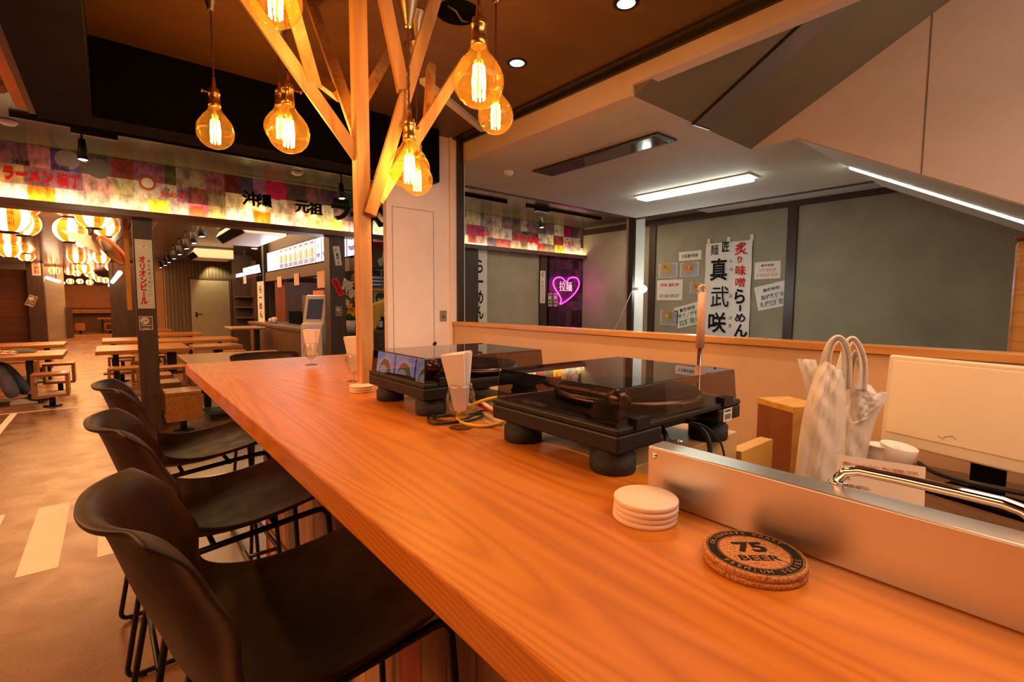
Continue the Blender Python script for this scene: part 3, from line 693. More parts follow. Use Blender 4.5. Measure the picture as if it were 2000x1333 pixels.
# turntables -------------------------------------------------------
def make_turntable():
    t = thing('turntable', 'x', 'turntable', (0, 0, 0), 0, 'black record players under smoked covers')
    Wd, Dp = 0.40, 0.318          # x from 0 to Wd (back edge runs along x), y from 0 to Dp
    mb = MB(); mb.box(0, Wd, 0, Dp, 0.072, 0.083); pl = mb.build('plinth', M['tt_black'], t, local=True, bevel=0.003)
    mb = MB(); mb.box(0.0, 0.12, 0.0, Dp, 0.043, 0.072); mb.box(0.12, Wd, 0.03, Dp, 0.05, 0.072); mb.box(0.31, Wd, 0.0, Dp, 0.045, 0.072)
    mb.build('base', M['tt_black'], t, local=True, bevel=0.004)
    for x, y in ((0.045, 0.045), (Wd - 0.045, 0.045), (0.045, Dp - 0.045), (Wd - 0.045, Dp - 0.045)):
        mb = MB(); mb.lathe([(0.0, 0), (0.036, 0), (0.0385, 0.003), (0.0385, 0.029), (0.034, 0.031), (0.034, 0.046)], (x, y, 0), 28); mb.build('foot', M['rubber'], t, local=True)
    cx, cy = Wd - 0.165, 0.162
    mb = MB(); mb.lathe([(0.0, 0.088), (0.146, 0.088), (0.150, 0.090), (0.150, 0.096), (0.144, 0.102), (0.0, 0.102)], (cx, cy, 0), 56); pt = mb.build('platter', M['platter'], t, local=True)
    mb = MB()
    for k in range(120):
        a = 2 * pi * k / 120
        for z in (0.0905, 0.0935): mb.box(-0.0012, 0.0012, -0.0014, 0.0014, -0.0009, 0.0009, Matrix.Translation((cx + 0.1502 * cos(a), cy + 0.1502 * sin(a), z)) @ Matrix.Rotation(a, 4, 'Z'))
    mb.build('strobe_dots', M['vinyl'], pt, local=True)
    mb = MB(); mb.lathe([(0.0, 0.1025), (0.142, 0.1025), (0.142, 0.1045), (0.0, 0.1045)], (cx, cy, 0), 48); mb.build('slipmat', M['vinyl'], t, local=True)
    ax, ay = 0.062, 0.075
    mb = MB(); mb.lathe([(0.036, 0.083), (0.036, 0.09), (0.022, 0.094), (0.022, 0.107), (0.012, 0.11)], (ax, ay, 0), 24); mb.build('arm_base', M['tt_black'], t, local=True)
    mb = MB(); mb.tube([(ax - 0.01, ay - 0.035, 0.118), (ax, ay, 0.118), (ax + 0.008, ay + 0.06, 0.118), (ax + 0.004, ay + 0.12, 0.117), (ax + 0.022, ay + 0.16, 0.116), (ax + 0.046, ay + 0.19, 0.113)], 0.0048, 8)
    arm = mb.build('tonearm', M['platter'], t, local=True)
    mb = MB(); mb.lathe([(0.012, 0), (0.0175, 0.002), (0.0175, 0.022), (0.014, 0.024), (0.014, 0.03), (0.006, 0.031)], (ax - 0.007, ay - 0.02, 0.118), 24, (-0.25, -1, 0)); mb.build('counterweight', M['platter'], arm, local=True)
    mb = MB(); mb.box(-0.006, 0.006, 0, 0.04, -0.01, 0.0, Matrix.Translation((ax + 0.046, ay + 0.185, 0.113)) @ Matrix.Rotation(-0.5, 4, 'Z')); mb.build('headshell', M['tt_black'], arm, local=True)
    mb = MB(); mb.box(0.02, 0.044, 0.19, 0.30, 0.083, 0.0845); mb.box(0.026, 0.038, 0.235, 0.25, 0.0845, 0.09); mb.build('pitch_slider', M['platter'], t, local=True)
    e = 0.006
    b = [(e, e), (Wd - e, e), (Wd - e, Dp - e), (e, Dp - e)]; tp = [(e + 0.004, e + 0.004), (Wd - e - 0.004, e + 0.004), (Wd - e - 0.004, Dp - e - 0.004), (e + 0.004, Dp - e - 0.004)]
    mb = MB(); mb.add([(x, y, 0.0845) for x, y in b] + [(x, y, 0.144) for x, y in tp], [(4, 5, 6, 7), (0, 1, 5, 4), (1, 2, 6, 5), (2, 3, 7, 6), (3, 0, 4, 7)])
    mb.build('dust_cover', M['smoke'], t, local=True, bevel=0.0025)
    for x in (0.06, Wd - 0.06): mb = MB(); mb.box(x - 0.018, x + 0.018, -0.004, 0.012, 0.076, 0.094); mb.build('hinge', M['tt_black'], t, local=True)
    return t
tt = make_turntable(); tt.location = (0.59, 0.457, ZT); tt['label'] = 'nearer black turntable under a smoked cover, white barcode label on its back'
mb = MB(); rect(mb, (0.345, -0.0006, 0.058), X, Z, 0.034, 0.026)
lb = mb.build('barcode_label', M['paper'], tt, local=True, label='white barcode label')
mb = MB()
for k in range(12): rect(mb, (0.333 + k * 0.0021, -0.0011, 0.0545), X, Z, 0.0011 if k % 3 else 0.0005, 0.011)
rect(mb, (0.345, -0.0011, 0.066), X, Z, 0.024, 0.003)
mb.build('bars', M['print_black'], lb, local=True)
t2 = copy_tree(tt)
for ch in list(t2.children):
    if ch.name.startswith('barcode_label'):
        for g in list(ch.children): bpy.data.objects.remove(g)
        bpy.data.objects.remove(ch)
t2.location = (0.562, 1.005, ZT); t2['label'] = 'farther black turntable under a smoked cover, beside the timber post'

# cables
def cable(name, label, pts, r, mat, n=8, group=None):
    pts = [Vector(p) for p in pts]; out = []
    for i in range(len(pts) - 1):
        p0, p1, p2, p3 = pts[max(i - 1, 0)], pts[i], pts[i + 1], pts[min(i + 2, len(pts) - 1)]
        for k in range(n):
            t = k / n
            out.append(0.5 * (2 * p1 + (p2 - p0) * t + (2 * p0 - 5 * p1 + 4 * p2 - p3) * t * t + (3 * p1 - p0 - 3 * p2 + p3) * t ** 3))
    out.append(pts[-1])
    mb = MB(); mb.tube(out, r, 8); o = mb.build(name, mat, None, sub=0)
    return tag(o, label, 'cable', group)
z = ZT + 0.004
g = onz(880, 828, ZT)
cable('yellow_cable', 'yellow cable looping between the two turntables', [onz(1000, 828, z) + Vector((0.03, 0.05, 0)), onz(975, 828, z), onz(940, 833, z), onz(900, 825, z), onz(893, 812, z), (0.60, 0.90, z + 0.03), (0.62, 0.84, z + 0.062), (0.66, 0.80, z + 0.072), (0.75, 0.79, z + 0.07)], 0.0035, M['yellow_cable'])
cable('power_cable', 'black cable coiled on the counter beside the farther turntable', [(0.72, 0.93, z), onz(945, 802, z), onz(905, 820, z), onz(860, 828, z), onz(838, 824, z), onz(842, 812, z), onz(880, 812, z), onz(935, 808, z), onz(940, 815, z), onz(900, 824, z), onz(860, 822, z), onz(850, 815, z), (0.66, 0.98, z + 0.01), (0.70, 1.0, z + 0.05)], 0.003, M['black_cable'])
cable('plug_lead', 'grey tipped plug lead between the turntables', [(0.70, 0.83, z + 0.028), (0.66, 0.85, z + 0.03), onz(938, 784, z + 0.02)], 0.0045, M['white_gloss'])
cable('plug_lead', 'red plug lead between the turntables', [(0.72, 0.82, z + 0.016), (0.68, 0.84, z + 0.016), onz(935, 791, z + 0.01)], 0.0045, M['print_red'])
cable('power_cable', 'thick black cable hanging from the back corner of the nearer turntable', [(0.76, 0.50, 1.09), (0.74, 0.47, 1.075), (0.715, 0.455, 1.06), (0.685, 0.44, 1.035), (0.668, 0.425, 1.0), (0.664, 0.415, 0.93)], 0.0055, M['black_cable'])
cable('signal_cable', 'black cable arching out from the back of the nearer turntable', [(0.82, 0.52, 1.085), (0.84, 0.485, 1.083), (0.86, 0.465, 1.066), (0.86, 0.452, 1.04), (0.85, 0.445, 1.0), (0.85, 0.44, 0.93)], 0.0045, M['black_cable'])
cable('signal_cable', 'thin black lead beside the arching cable', [(0.80, 0.52, 1.08), (0.85, 0.47, 1.08), (0.89, 0.455, 1.05), (0.91, 0.45, 1.02), (0.92, 0.445, 0.95)], 0.002, M['black_cable'])

# snifter glasses with napkin bundles
def make_glass():
    t = thing('snifter_glass', 'x', 'glass', (0, 0, 0), 0, 'stemmed beer glasses on the counter')
    mb = MB(); mb.lathe([(0.0, 0.0), (0.0265, 0), (0.026, 0.0018), (0.008, 0.005), (0.0042, 0.010), (0.0042, 0.018), (0.007, 0.0235)], (0, 0, 0), 32, cap=False); mb.build('stemmed_foot', M['glass'], t, local=True)
    mb = MB(); mb.lathe([(0.0, 0.0232), (0.007, 0.0235), (0.018, 0.031), (0.029, 0.044), (0.0335, 0.058), (0.0315, 0.074), (0.0265, 0.092), (0.0245, 0.100), (0.0236, 0.100), (0.0256, 0.092), (0.0303, 0.074), (0.0322, 0.058), (0.0275, 0.045), (0.017, 0.0335), (0.004, 0.027), (0.0, 0.0268)], (0, 0, 0), 32, cap=False)
    mb.build('bowl', M['glass'], t, local=True); return t
def napkins(c, label, h, lean, seed):
    random.seed(seed)
    t = thing('napkin_bundle', label, 'napkins', c, 0, 'paper napkins stood in glasses')
    for k in range(6):
        a = lean[0] + (k - 2.5) * 0.03; w = 0.036; dx = (k - 2) * 0.0026; hh = h * random.uniform(0.97, 1.0)
        mb = MB(); mx = Matrix.Translation((dx + random.uniform(-.004, .004), (k - 2) * 0.0022, 0.037 + random.uniform(0, 0.006))) @ Matrix.Rotation(a, 4, 'Y') @ Matrix.Rotation(-0.75 + 0.12 * k + random.uniform(-.25, .25), 4, 'Z')
        mb.prism([mx @ Vector((-w * 0.34, -0.0022, 0)), mx @ Vector((w * 0.34, -0.0022, 0)), mx @ Vector((w * 0.72, -0.0022, hh)), mx @ Vector((-w * 0.74, -0.0022, hh * 0.99))], mx.to_3x3() @ Vector((0, 0.0055, 0)))
        mb.build('napkin', M['paper'], t, local=True)
gl = make_glass()
for i, (px, py, lb, nb, h, le) in enumerate(((900, 836, 'stemmed glass holding napkins between the two turntables', 'napkins in the glass between the turntables', 0.128, (-0.09,)), (608, 713, 'stemmed glass holding napkins at the far end of the counter', 'napkins in the glass at the far end of the counter', 0.12, (0.02,)), (692, 745, 'stemmed glass half hidden behind the timber post', 'napkins in the glass behind the timber post', 0.12, (-0.02,)))):
    o = gl if i == 0 else copy_tree(gl); p = onz(px, py, ZT); o.location = p; o['label'] = lb
    napkins(p, nb, h, le, i)

# coasters
def coaster(c, r, h, m, label, group, n=40, bev=0.0012):
    mb = MB(); mb.lathe([(0, 0), (r - bev, 0), (r, bev), (r, h - bev), (r - bev, h), (0, h)], c, n)
    o = mb.build('coaster', m); return tag(o, label, 'coaster', group)
c = onz(1282, 994, ZT); c = Vector((0.522, 0.358, ZT))
nm = ('bottom', 'second', 'third', 'top')
for k in range(4): coaster(c + Vector((random.uniform(-.001, .001), random.uniform(-.001, .001), 0.0072 * k)), 0.0405, 0.0068, M['coaster'], 'white paper coaster beside the steel guard, %s of its stack of four' % ('lowest', 'second from below', 'third from below', 'topmost')[k], 'white coasters beside the steel guard')
c3 = onz(716, 768, ZT)
for k in range(3): coaster((0.592, 1.448, ZT + 0.0072 * k), 0.037, 0.0068, M['coaster'], 'white paper coaster at the foot of the timber post, %s of three' % ('lowest', 'middle', 'topmost')[k], 'white coasters at the timber post')
cc = Vector((0.5165, 0.218, ZT))
for k in range(2):
    o = coaster(cc + Vector((0.0, 0, 0.0068 * k)), 0.0505, 0.0065, M['cork'], ('plain cork coaster under the printed one', 'cork coaster printed with a black ring and 75 BEER')[k], 'cork coasters on the counter', 56)
top = o; zt = cc.z + 0.0133 + 0.0002
RD = (Vector((1.0, -0.30, 0))).normalized(); RD = (CR - CU * 0.16); RD.z = 0; RD.normalize(); UD = Z.cross(RD)
mb = MB(); n = 72
def ring(mb, r0, r1, z):
    vs = [(cc.x + r * cos(2 * pi * k / n), cc.y + r * sin(2 * pi * k / n), z) for r in (r0, r1) for k in range(n)]
    mb.add(vs, [(k, (k + 1) % n, n + (k + 1) % n, n + k) for k in range(n)])
ring(mb, 0.036, 0.0455, zt); ring(mb, 0.0465, 0.0472, zt); ring(mb, 0.0345, 0.0352, zt)
mb.build('printed_ring', M['print_black'], top)
def arc_text(s, r, a0, a1, inward, size, mat):
    for i, ch in enumerate(s):
        if ch == ' ': continue
        a = a0 + (a1 - a0) * (i + 0.5) / len(s)
        rad = RD * cos(a) + UD * sin(a)
        up = -rad if inward else rad
        lettering(ch, cc + rad * r + Vector((0, 0, zt - cc.z)), up.cross(Z), up, h=size, mat=mat, parent=top, off=0.0003, bold=0.01)
arc_text("OKINAWA'S CRAFT", 0.0408, radians(158), radians(22), False, 0.0052, M['cork'])
arc_text("PREMIUM SERIES", 0.0408, radians(202), radians(338), True, 0.0052, M['cork'])
lettering('75', cc + UD * 0.009 + Vector((0, 0, zt - cc.z)), RD, UD, w=0.033, h=0.022, parent=top, bold=0.042, off=0.0001)
lettering('BEER', cc - UD * 0.0135 + Vector((0, 0, zt - cc.z)), RD, UD, w=0.043, h=0.0105, parent=top, bold=0.022, off=0.0001)

# steel guard and rail
g = thing('steel_guard', 'brushed steel box guard along the back edge of the counter', 'counter guard', (0.6, 0.0, ZT))
mb = MB(); mb.box(0.578, 0.617, -0.9, 0.395, ZT, 1.106); mb.build('guard_box', M['steel'], g, bevel=0.0022, seg=3)
def screw(c, ax):
    mb = MB(); mb.lathe([(0.0045, 0), (0.0045, 0.0009), (0.003, 0.0022), (0.0012, 0.0024), (0.0010, 0.0014), (0, 0.0014)], c, 16, ax); return mb.build('screw', M['chrome'], g)
screw((0.578, 0.384, 1.094), (-1, 0, 0)); screw(onz(1328, 863, 1.106), (0, 0, 1)); screw(onz(1638, 941, 1.106), (0, 0, 1)); 
r = thing('chrome_rail', 'bent chrome rail tube standing over the steel guard', 'rail', (0.63, 0.0, 1.106))
a = onz(1650, 945, 1.106); b = onz(1995, 1035, 1.106)
x = 0.622; pts = [Vector((x, 0.175, 1.10)), Vector((x, 0.174, 1.112)), Vector((x, 0.168, 1.121)), Vector((x, 0.155, 1.1255)), Vector((x, 0.12, 1.1262)), Vector((x, 0.075, 1.1262)), Vector((x, 0.045, 1.1258)), Vector((x, 0.032, 1.123)), Vector((x, 0.022, 1.115)), Vector((x, 0.018, 1.10))]
mb = MB(); mb.tube(pts, 0.0058, 14); mb.build('tube', M['chrome'], r)
for y in (0.175, 0.018): mb = MB(); mb.lathe([(0.009, 0), (0.009, 0.002), (0.006, 0.003)], (x, y, 1.1062), 20); mb.build('flange', M['chrome'], r)

# behind the counter
wk = thing('back_worktop', 'brown worktop behind the steel guard', 'worktop', (1.3, 0.2, 0))
mb = MB(); mb.box(0.67, XW - 0.02, -1.2, 0.475, 0.80, 0.83); mb.build('top', M['brown_wood'], wk)
mb = MB(); mb.box(0.70, XW - 0.03, -1.18, 0.46, 0.02, 0.80); mb.build('cabinet', M['brown_wood'], wk)
pc = thing('plywood_cabinet', 'light plywood cabinet carrying the back feet of the nearer turntable', 'cabinet', (0.87, 0.95, 0))
mb = MB(); mb.box(0.662, 1.045, 0.487, 1.415, 0.02, ZT - 0.001); mb.build('body', M['ply'], pc, bevel=0.0015)
sb = thing('wood_block', 'small yellow plank standing right of the plywood cabinet', 'wooden block', (1.2, 0.47, 0.83))
mb = MB(); a = onx(1330, 860, 1.05); p1, p2 = onz(1441, 877, 0.995), onz(1496, 857, 0.995)
mb.prism([Vector((1.05, 0.478, 0.83)), Vector((1.21, 0.478, 0.83)), Vector((1.21, 0.478, 0.985)), Vector((1.05, 0.478, 0.985))], (0, 0.03, 0)); mb.build('plank', M['yellow_wood'], sb, bevel=0.001)
# tall box
tb = thing('tall_wooden_box', 'tall red brown wooden box with a pale lid beside the plastic bags', 'box', (1.4, 0.55, 0.83))
A, B, C2 = onx(1479, 770, 1.36), onx(1551, 789, 1.30), onx(1571, 775, 1.36)
A.z = B.z = 1.052
ux = (B - A); ux.z = 0; L1 = ux.length; ux.normalize(); vx = Vector((-ux.y, ux.x, 0)); vx = vx if vx.x > 0 else -vx
mx = Matrix((ux, vx, Z)).transposed().to_4x4(); mx.translation = Vector((A.x, A.y, 0))
mb = MB(); mb.box(0.002, L1 - 0.002, 0.002, 0.098, 0.83, 1.036, mx); mb.build('body', M['redwood'], tb)
mb = MB(); mb.box(0, L1, 0, 0.10, 1.036, 1.052, mx); mb.build('lid', M['yellow_wood'], tb, bevel=0.001)
mb = MB(); mb.box(L1 - 0.003, L1 + 0.0005, 0.0015, 0.0985, 0.83, 1.036, mx); mb.build('side_panel', M['yellow_wood'], tb)
# duster handle leaning on the low wall
xh = 1.62; p0, p1, p2 = onx(1372, 572, xh), onx(1367, 680, xh), onx(1366, 730, xh)
mp = thing('broom_handle', 'upright pole with pinkish foam grip and hanging ring', 'pole', (p2.x, p2.y, 0))
mb = MB(); mb.tube([Vector((p2.x, p2.y, 0.02)), p1], 0.0085, 10); mb.build('pole', M['chrome'], mp)
mb = MB(); mb.tube([p1, p1 + (p0 - p1) * 0.5, p0], 0.0145, 14); mb.build('grip', plain('pink_foam', (0.62, 0.36, 0.24), 0.6), mp)
mb = MB(); mb.tube([p0 + CR * (0.0135 * cos(a)) + Z * (0.012 + 0.0135 * sin(a)) for a in [2 * pi * k / 20 for k in range(20)]], 0.0042, 8, closed=True); mb.build('hanging_ring', plain('peach_plastic', (0.72, 0.42, 0.22), 0.4), mp)
# monitor, turned a little
P0, P1 = onx(1718, 862, 1.66), onx(2000, 940, 1.575)
ux = P1 - P0; ux.z = 0; ux.normalize(); nx = Vector((-abs(ux.y), 0, 0)); nx = Z.cross(ux) * -1
nx = nx if nx.x < 0 else -nx
mo = thing('monitor', 'white flat monitor seen against the low wall', 'monitor', (P0.x + ux.x * 0.3, P0.y + ux.y * 0.3, 0.83))
tl = onx(1733, 692, P0.x + 0.02)
z0, z1 = P0.z, tl.z; Wm = 0.46
base = Matrix((ux, -nx, Z)).transposed().to_4x4(); base.translation = Vector((P0.x, P0.y, z0))
tilt = base @ Matrix.Rotation(radians(-4), 4, 'X'); H = z1 - z0
mb = MB(); mb.box(0, Wm, 0, 0.035, 0, H, tilt); mb.build('case', M['cream'], mo, bevel=0.006, seg=3)
mb = MB(); mb.box(0.012, Wm - 0.012, -0.0015, 0.002, 0.032, H - 0.014, tilt); mb.build('front_panel', plain('satin_panel', (0.86, 0.74, 0.58), 0.22, 0, 0.02), mo, bevel=0.001)
mb = MB(); mb.box(Wm / 2 - 0.03, Wm / 2 + 0.03, 0.01, 0.03, 0.83 - z0 + 0.008, 0.02, base); mb.box(Wm / 2 - 0.1, Wm / 2 + 0.1, -0.04, 0.09, 0.83 - z0, 0.84 - z0, base); mb.build('stand', M['black'], mo)
mb = MB()
q = lambda a, b: tilt @ Vector((a, -0.0022, b))
mb.tube([q(0.134, 0.05), q(0.145, 0.044), q(0.15, 0.052), q(0.163, 0.056), q(0.172, 0.05)], 0.0005, 5); mb.build('emblem', M['print_grey'], mo)
cable('monitor_cable', 'black cable sagging below the white monitor', [onx(1795, 905, 1.5), onx(1830, 925, 1.45), onx(1900, 945, 1.4), onx(2000, 965, 1.38), onx(2080, 985, 1.36)], 0.006, M['black_cable'])
# plastic bags
def bag(name_label, base_c, wdt, dpt, h, rz, handles, seed, flare=0.0, lean=0.0):
    random.seed(seed); t = thing('plastic_bag', name_label, 'bag', base_c, rz)
    ph = [random.uniform(0, 6.28) for _ in range(8)]
    def fn(u, v):
        a = 2 * pi * v; ca, sa = cos(a), sin(a)
        k = 1 - 0.30 * u + flare * max(0, u - 0.55) ** 1.3
        x = wdt / 2 * k * (abs(ca) ** 0.7) * (1 if ca > 0 else -1); y = dpt / 2 * (1 - 0.75 * u) * (abs(sa) ** 0.8) * (1 if sa > 0 else -1)
        w = 0.0035 * sin(5 * a + ph[0] + 7 * u) + 0.0028 * sin(11 * a + ph[1] - 13 * u) + 0.002 * sin(17 * a + 29 * u + ph[2]) + 0.003 * sin(3 * a + 18 * u + ph[3])
        return Vector((x * (1 + w * 6) + lean * u, y + w * 1.6 * sa, h * u * (1 - 0.05 * abs(ca))))
    mb = MB(); mb.grid(fn, 30, 60); mb.build('sack', M['bag'], t, local=True, solid=0.0004)
    for hx, hw, hh, tw in handles:
        def hn(u, v):
            a = pi * u; x = hx - hw * cos(a) * (1 - 0.35 * sin(a)); z = h * 0.93 + hh * sin(a) ** 0.7
            wv = 0.011 + 0.010 * abs(cos(a)) ** 2
            return Vector((x + (v - 0.5) * wv * (1 + 0.3 * sin(9 * u)) + lean, tw * sin(a) + 0.006 * sin(9 * v + 5 * u), z + (v - 0.5) * 0.012 * sin(a)))
        mb = MB(); mb.grid(hn, 26, 6); mb.build('handle', M['bag'], t, local=True, solid=0.0004)
    return t
m, tn, b = nt('white_polythene'); b.inputs['Base Color'].default_value = (0.92, 0.86, 0.80, 1); b.inputs['Roughness'].default_value = 0.3
b.inputs['Transmission Weight'].default_value = 0.0; b.inputs['Subsurface Weight'].default_value = 0.0
tr = N(tn, 'ShaderNodeBsdfTranslucent'); tr.inputs[0].default_value = (0.8, 0.7, 0.6, 1); mx_ = N(tn, 'ShaderNodeMixShader'); mx_.inputs[0].default_value = 0.3
tp_ = N(tn, 'ShaderNodeBsdfTransparent'); m2_ = N(tn, 'ShaderNodeMixShader'); m2_.inputs[0].default_value = 0.14
L(tn, b.outputs[0], mx_.inputs[1]); L(tn, tr.outputs[0], mx_.inputs[2]); L(tn, mx_.outputs[0], m2_.inputs[1]); L(tn, tp_.outputs[0], m2_.inputs[2]); L(tn, m2_.outputs[0], tn.nodes['Material Output'].inputs[0])
bump(tn, b, noise(tn, coords(tn, (40, 40, 22)), 1.0, 5, 0.6, 1.2), 0.6, 0.004); M['bag'] = m
def plx(pts, u):
    x = u * (len(pts) - 1); i = min(int(x), len(pts) - 2); f = x - i
    p = [pts[max(i - 1, 0)], pts[i], pts[i + 1], pts[min(i + 2, len(pts) - 1)]]
    return [0.5 * (2 * p[1][k] + (p[2][k] - p[0][k]) * f + (2 * p[0][k] - 5 * p[1][k] + 4 * p[2][k] - p[3][k]) * f * f + (3 * p[1][k] - p[0][k] - 3 * p[2][k] + p[3][k]) * f ** 3) for k in (0, 1)]
def pillow(name, parent, left, right, t, bulge, seed, nu=40, nv=24, wr=1.0):
    """a soft closed sack between two side outlines, full in the middle, flat along its seams"""
    random.seed(seed); ph = [random.uniform(0, 6.3) for _ in range(6)]
    def sheet(sgn):
        def fn(u, v):
            l, r = plx(left, u), plx(right, u); px = l[0] + (r[0] - l[0]) * v; py = l[1] + (r[1] - l[1]) * v
            full = (sin(pi * v) ** 0.6) * (0.35 + 0.65 * sin(pi * min(1, 0.12 + 0.88 * (1 - u)) * 0.92 + 0.12) if u > 0 else 0.9)
            w = wr * sin(pi * v) * (0.0035 * sin(13 * v + 9 * u + ph[0]) + 0.0028 * sin(24 * v - 15 * u + ph[1]) + 0.002 * sin(37 * u + 11 * v + ph[2]) + 0.0018 * sin(51 * v + 4 * sin(9 * u) + ph[3]))
            return dep(px, py, t + sgn * (bulge * full) + w)
        return fn
    mb = MB(); mb.grid(sheet(-1), nu, nv); mb.grid(sheet(1), nu, nv)
    o = mb.build(name, M['bag'], parent); md = o.modifiers.new('weld', 'WELD'); md.merge_threshold = 0.0005; return o
def band(name, parent, pts, t, wpx, seed, dt=0.0):
    def fn(u, v):
        p = plx(pts, u); q = plx(pts, min(1, u + 0.02)); r_ = plx(pts, max(0, u - 0.02)); dx, dy = q[0] - r_[0], q[1] - r_[1]; n_ = math.hypot(dx, dy) or 1
        w = wpx * (0.62 + 0.38 * abs(2 * u - 1) ** 1.5) * (v - 0.5)
        return dep(p[0] - dy / n_ * w, p[1] + dx / n_ * w, t + dt * sin(pi * u) + 0.006 * sin(3 * pi * v + 5 * u) - 0.004 * cos(2 * pi * v))
    mb = MB(); mb.grid(fn, 30, 8); return mb.build(name, M['bag'], parent, solid=0.0006)
T1, T2 = 1.075, 1.155
c = dep(1602, 1000, T1); b1 = thing('plastic_bag', 'white plastic carrier bag with upright handles, the taller front one', 'bag', (c.x, c.y, 0.83))
zb = lambda px, t: [py for py in range(900, 1200) if dep(px, py, t).z < 0.846][0]
pillow('sack', b1, [(1550, zb(1550, T1)), (1551, 950), (1560, 862), (1573, 790), (1590, 735), (1606, 702)], [(1655, zb(1655, T1)), (1650, 950), (1651, 870), (1653, 800), (1655, 755), (1652, 728)], T1, 0.035, 4)
band('handle', b1, [(1612, 735), (1614, 700), (1624, 672), (1638, 662), (1650, 676), (1654, 705), (1652, 760)], T1 - 0.006, 25, 1, -0.01)
band('handle', b1, [(1640, 735), (1648, 700), (1655, 672), (1667, 664), (1680, 684), (1686, 715), (1682, 765)], T1 + 0.03, 22, 2, 0.02)
pillow('folded_corner', b1, [(1578, 775), (1566, 735), (1557, 701)], [(1592, 770), (1600, 735), (1594, 703)], T1 + 0.035, 0.007, 6, 14, 10, 0.6)
c = dep(1680, 1000, T2); b2 = thing('plastic_bag', 'white plastic carrier bag slumped behind the taller one', 'bag', (c.x, c.y, 0.83))
pillow('sack', b2, [(1632, zb(1632, T2)), (1634, 920), (1638, 830), (1646, 775), (1652, 745)], [(1680, zb(1680, T2)), (1694, 890), (1708, 830), (1722, 785), (1700, 752)], T2, 0.03, 9)
pillow('flared_corner', b2, [(1665, 830), (1662, 790), (1662, 757)], [(1700, 815), (1728, 790), (1738, 768)], T2 - 0.028, 0.010, 12, 16, 16, 0.8)
band('handle', b2, [(1658, 762), (1662, 725), (1672, 690), (1682, 712), (1686, 750)], T2 - 0.01, 20, 5, 0.0)
# notice stand and paper cup
na = onx(1636, 888, 0.98); nb_ = onz(1808, 913, na.z)
ux = nb_ - na; ux.z = 0; ux.normalize(); up = Vector((0.25, 0, 1)); up = (up - ux * up.dot(ux)).normalized()
nw = (nb_ - na).length
no = thing('notice_card', 'laminated white notice card with printed lines behind the steel guard', 'notice', (na.x, na.y, 0.83))
ncen = (na + nb_) / 2 - up * 0.06; nrm = ux.cross(up)
mb = MB(); slab(mb, ncen, ux, up, nw, 0.12, 0.0012); cd_ = mb.build('card', M['paper'], no)
mb = MB(); mb.box(-0.03, 0.03, -0.002, 0.03, 0, 0.008, Matrix.Translation((ncen.x, ncen.y, 0.83)) @ Matrix((ux, Z.cross(ux), Z)).transposed().to_4x4()); mb.bar((ncen.x, ncen.y, 0.832), ncen - up * 0.058 - nrm * 0.001, 0.004, 0.004); mb.build('holder', M['glass'], no)
lines = ('当店はキャッシュ・オン・デリバリー（前払い）方式を採用しております。', 'ご注文はカウンター正面で、その場で会計その場でお飲み物をお渡し致', 'します。', '混雑時は列にお並び下さい。')
for k, s in enumerate(lines):
    wl = nw * 0.86 * len(s) / 34
    lettering(s, ncen + up * (0.047 - 0.0125 * k) - ux * (nw * 0.43 - wl / 2), ux, up, w=wl, h=0.0062, mat=M['print_black'] if k else M['print_red'], parent=cd_, bold=0.02, off=0.0008)
mb = MB(); rect(mb, ncen - up * 0.036 - ux * 0.01, ux, up, nw * 0.26, 0.03, 0.0007); rect(mb, ncen - up * 0.034 + ux * nw * 0.3, ux, up, nw * 0.22, 0.024, 0.0007); mb.build('picture', M['print_orange'], cd_)
pc_ = onx(1722, 880, 1.42)
cp = thing('paper_cup', 'crumpled white paper cups stacked in front of the monitor', 'cup', (pc_.x, pc_.y, 0.83))
mb = MB(); mb.lathe([(0.026, 0.0), (0.031, 0.12), (0.034, 0.136), (0.036, 0.138), (0.034, 0.14), (0.029, 0.12)], (pc_.x, pc_.y, 0.83), 20, (0.05, 0.02, 1)); mb.build('cup', M['paper'], cp)
mb = MB(); mb.lathe([(0.027, 0.07), (0.033, 0.12), (0.037, 0.146), (0.036, 0.147), (0.030, 0.12)], (pc_.x + 0.004, pc_.y - 0.012, 0.83), 18, (0.0, -0.14, 1)); mb.build('inner_cup', M['paper'], cp)
# plates on the white panel
ip = thing('key_switch_plate', 'grey metal key switch plate on the white panel edge', 'switch', (1.85, 2.948, 1.19))
a, b = ony(859, 607, 2.948), ony(872, 628, 2.948)
mb = MB(); mb.box(a.x, b.x, 2.944, 2.95, b.z, a.z); mb.build('plate', M['brass_dull'], ip, bevel=0.001)
mb = MB(); c = (a + b) / 2; mb.lathe([(0.008, 0), (0.008, 0.002), (0.003, 0.0025)], (c.x, 2.944, c.z - 0.006), 14, (0, -1, 0)); mb.build('keyhole', M['dark_bronze'], ip)
c = ony(849, 672, 2.949); lk = thing('flush_ring', 'small round chrome flush ring low on the white door panel', 'door ring', (c.x, 2.95, c.z))
mb = MB(); mb.tube([c + X * (0.017 * cos(k * pi / 12)) + Z * (0.017 * sin(k * pi / 12)) for k in range(24)], 0.0032, 8, closed=True); mb.build('ring', M['chrome'], lk)
mb = MB(); disc(mb, c, X, Z, 0.016, off=0.0); mb.build('recess', M['dark_bronze'], lk)
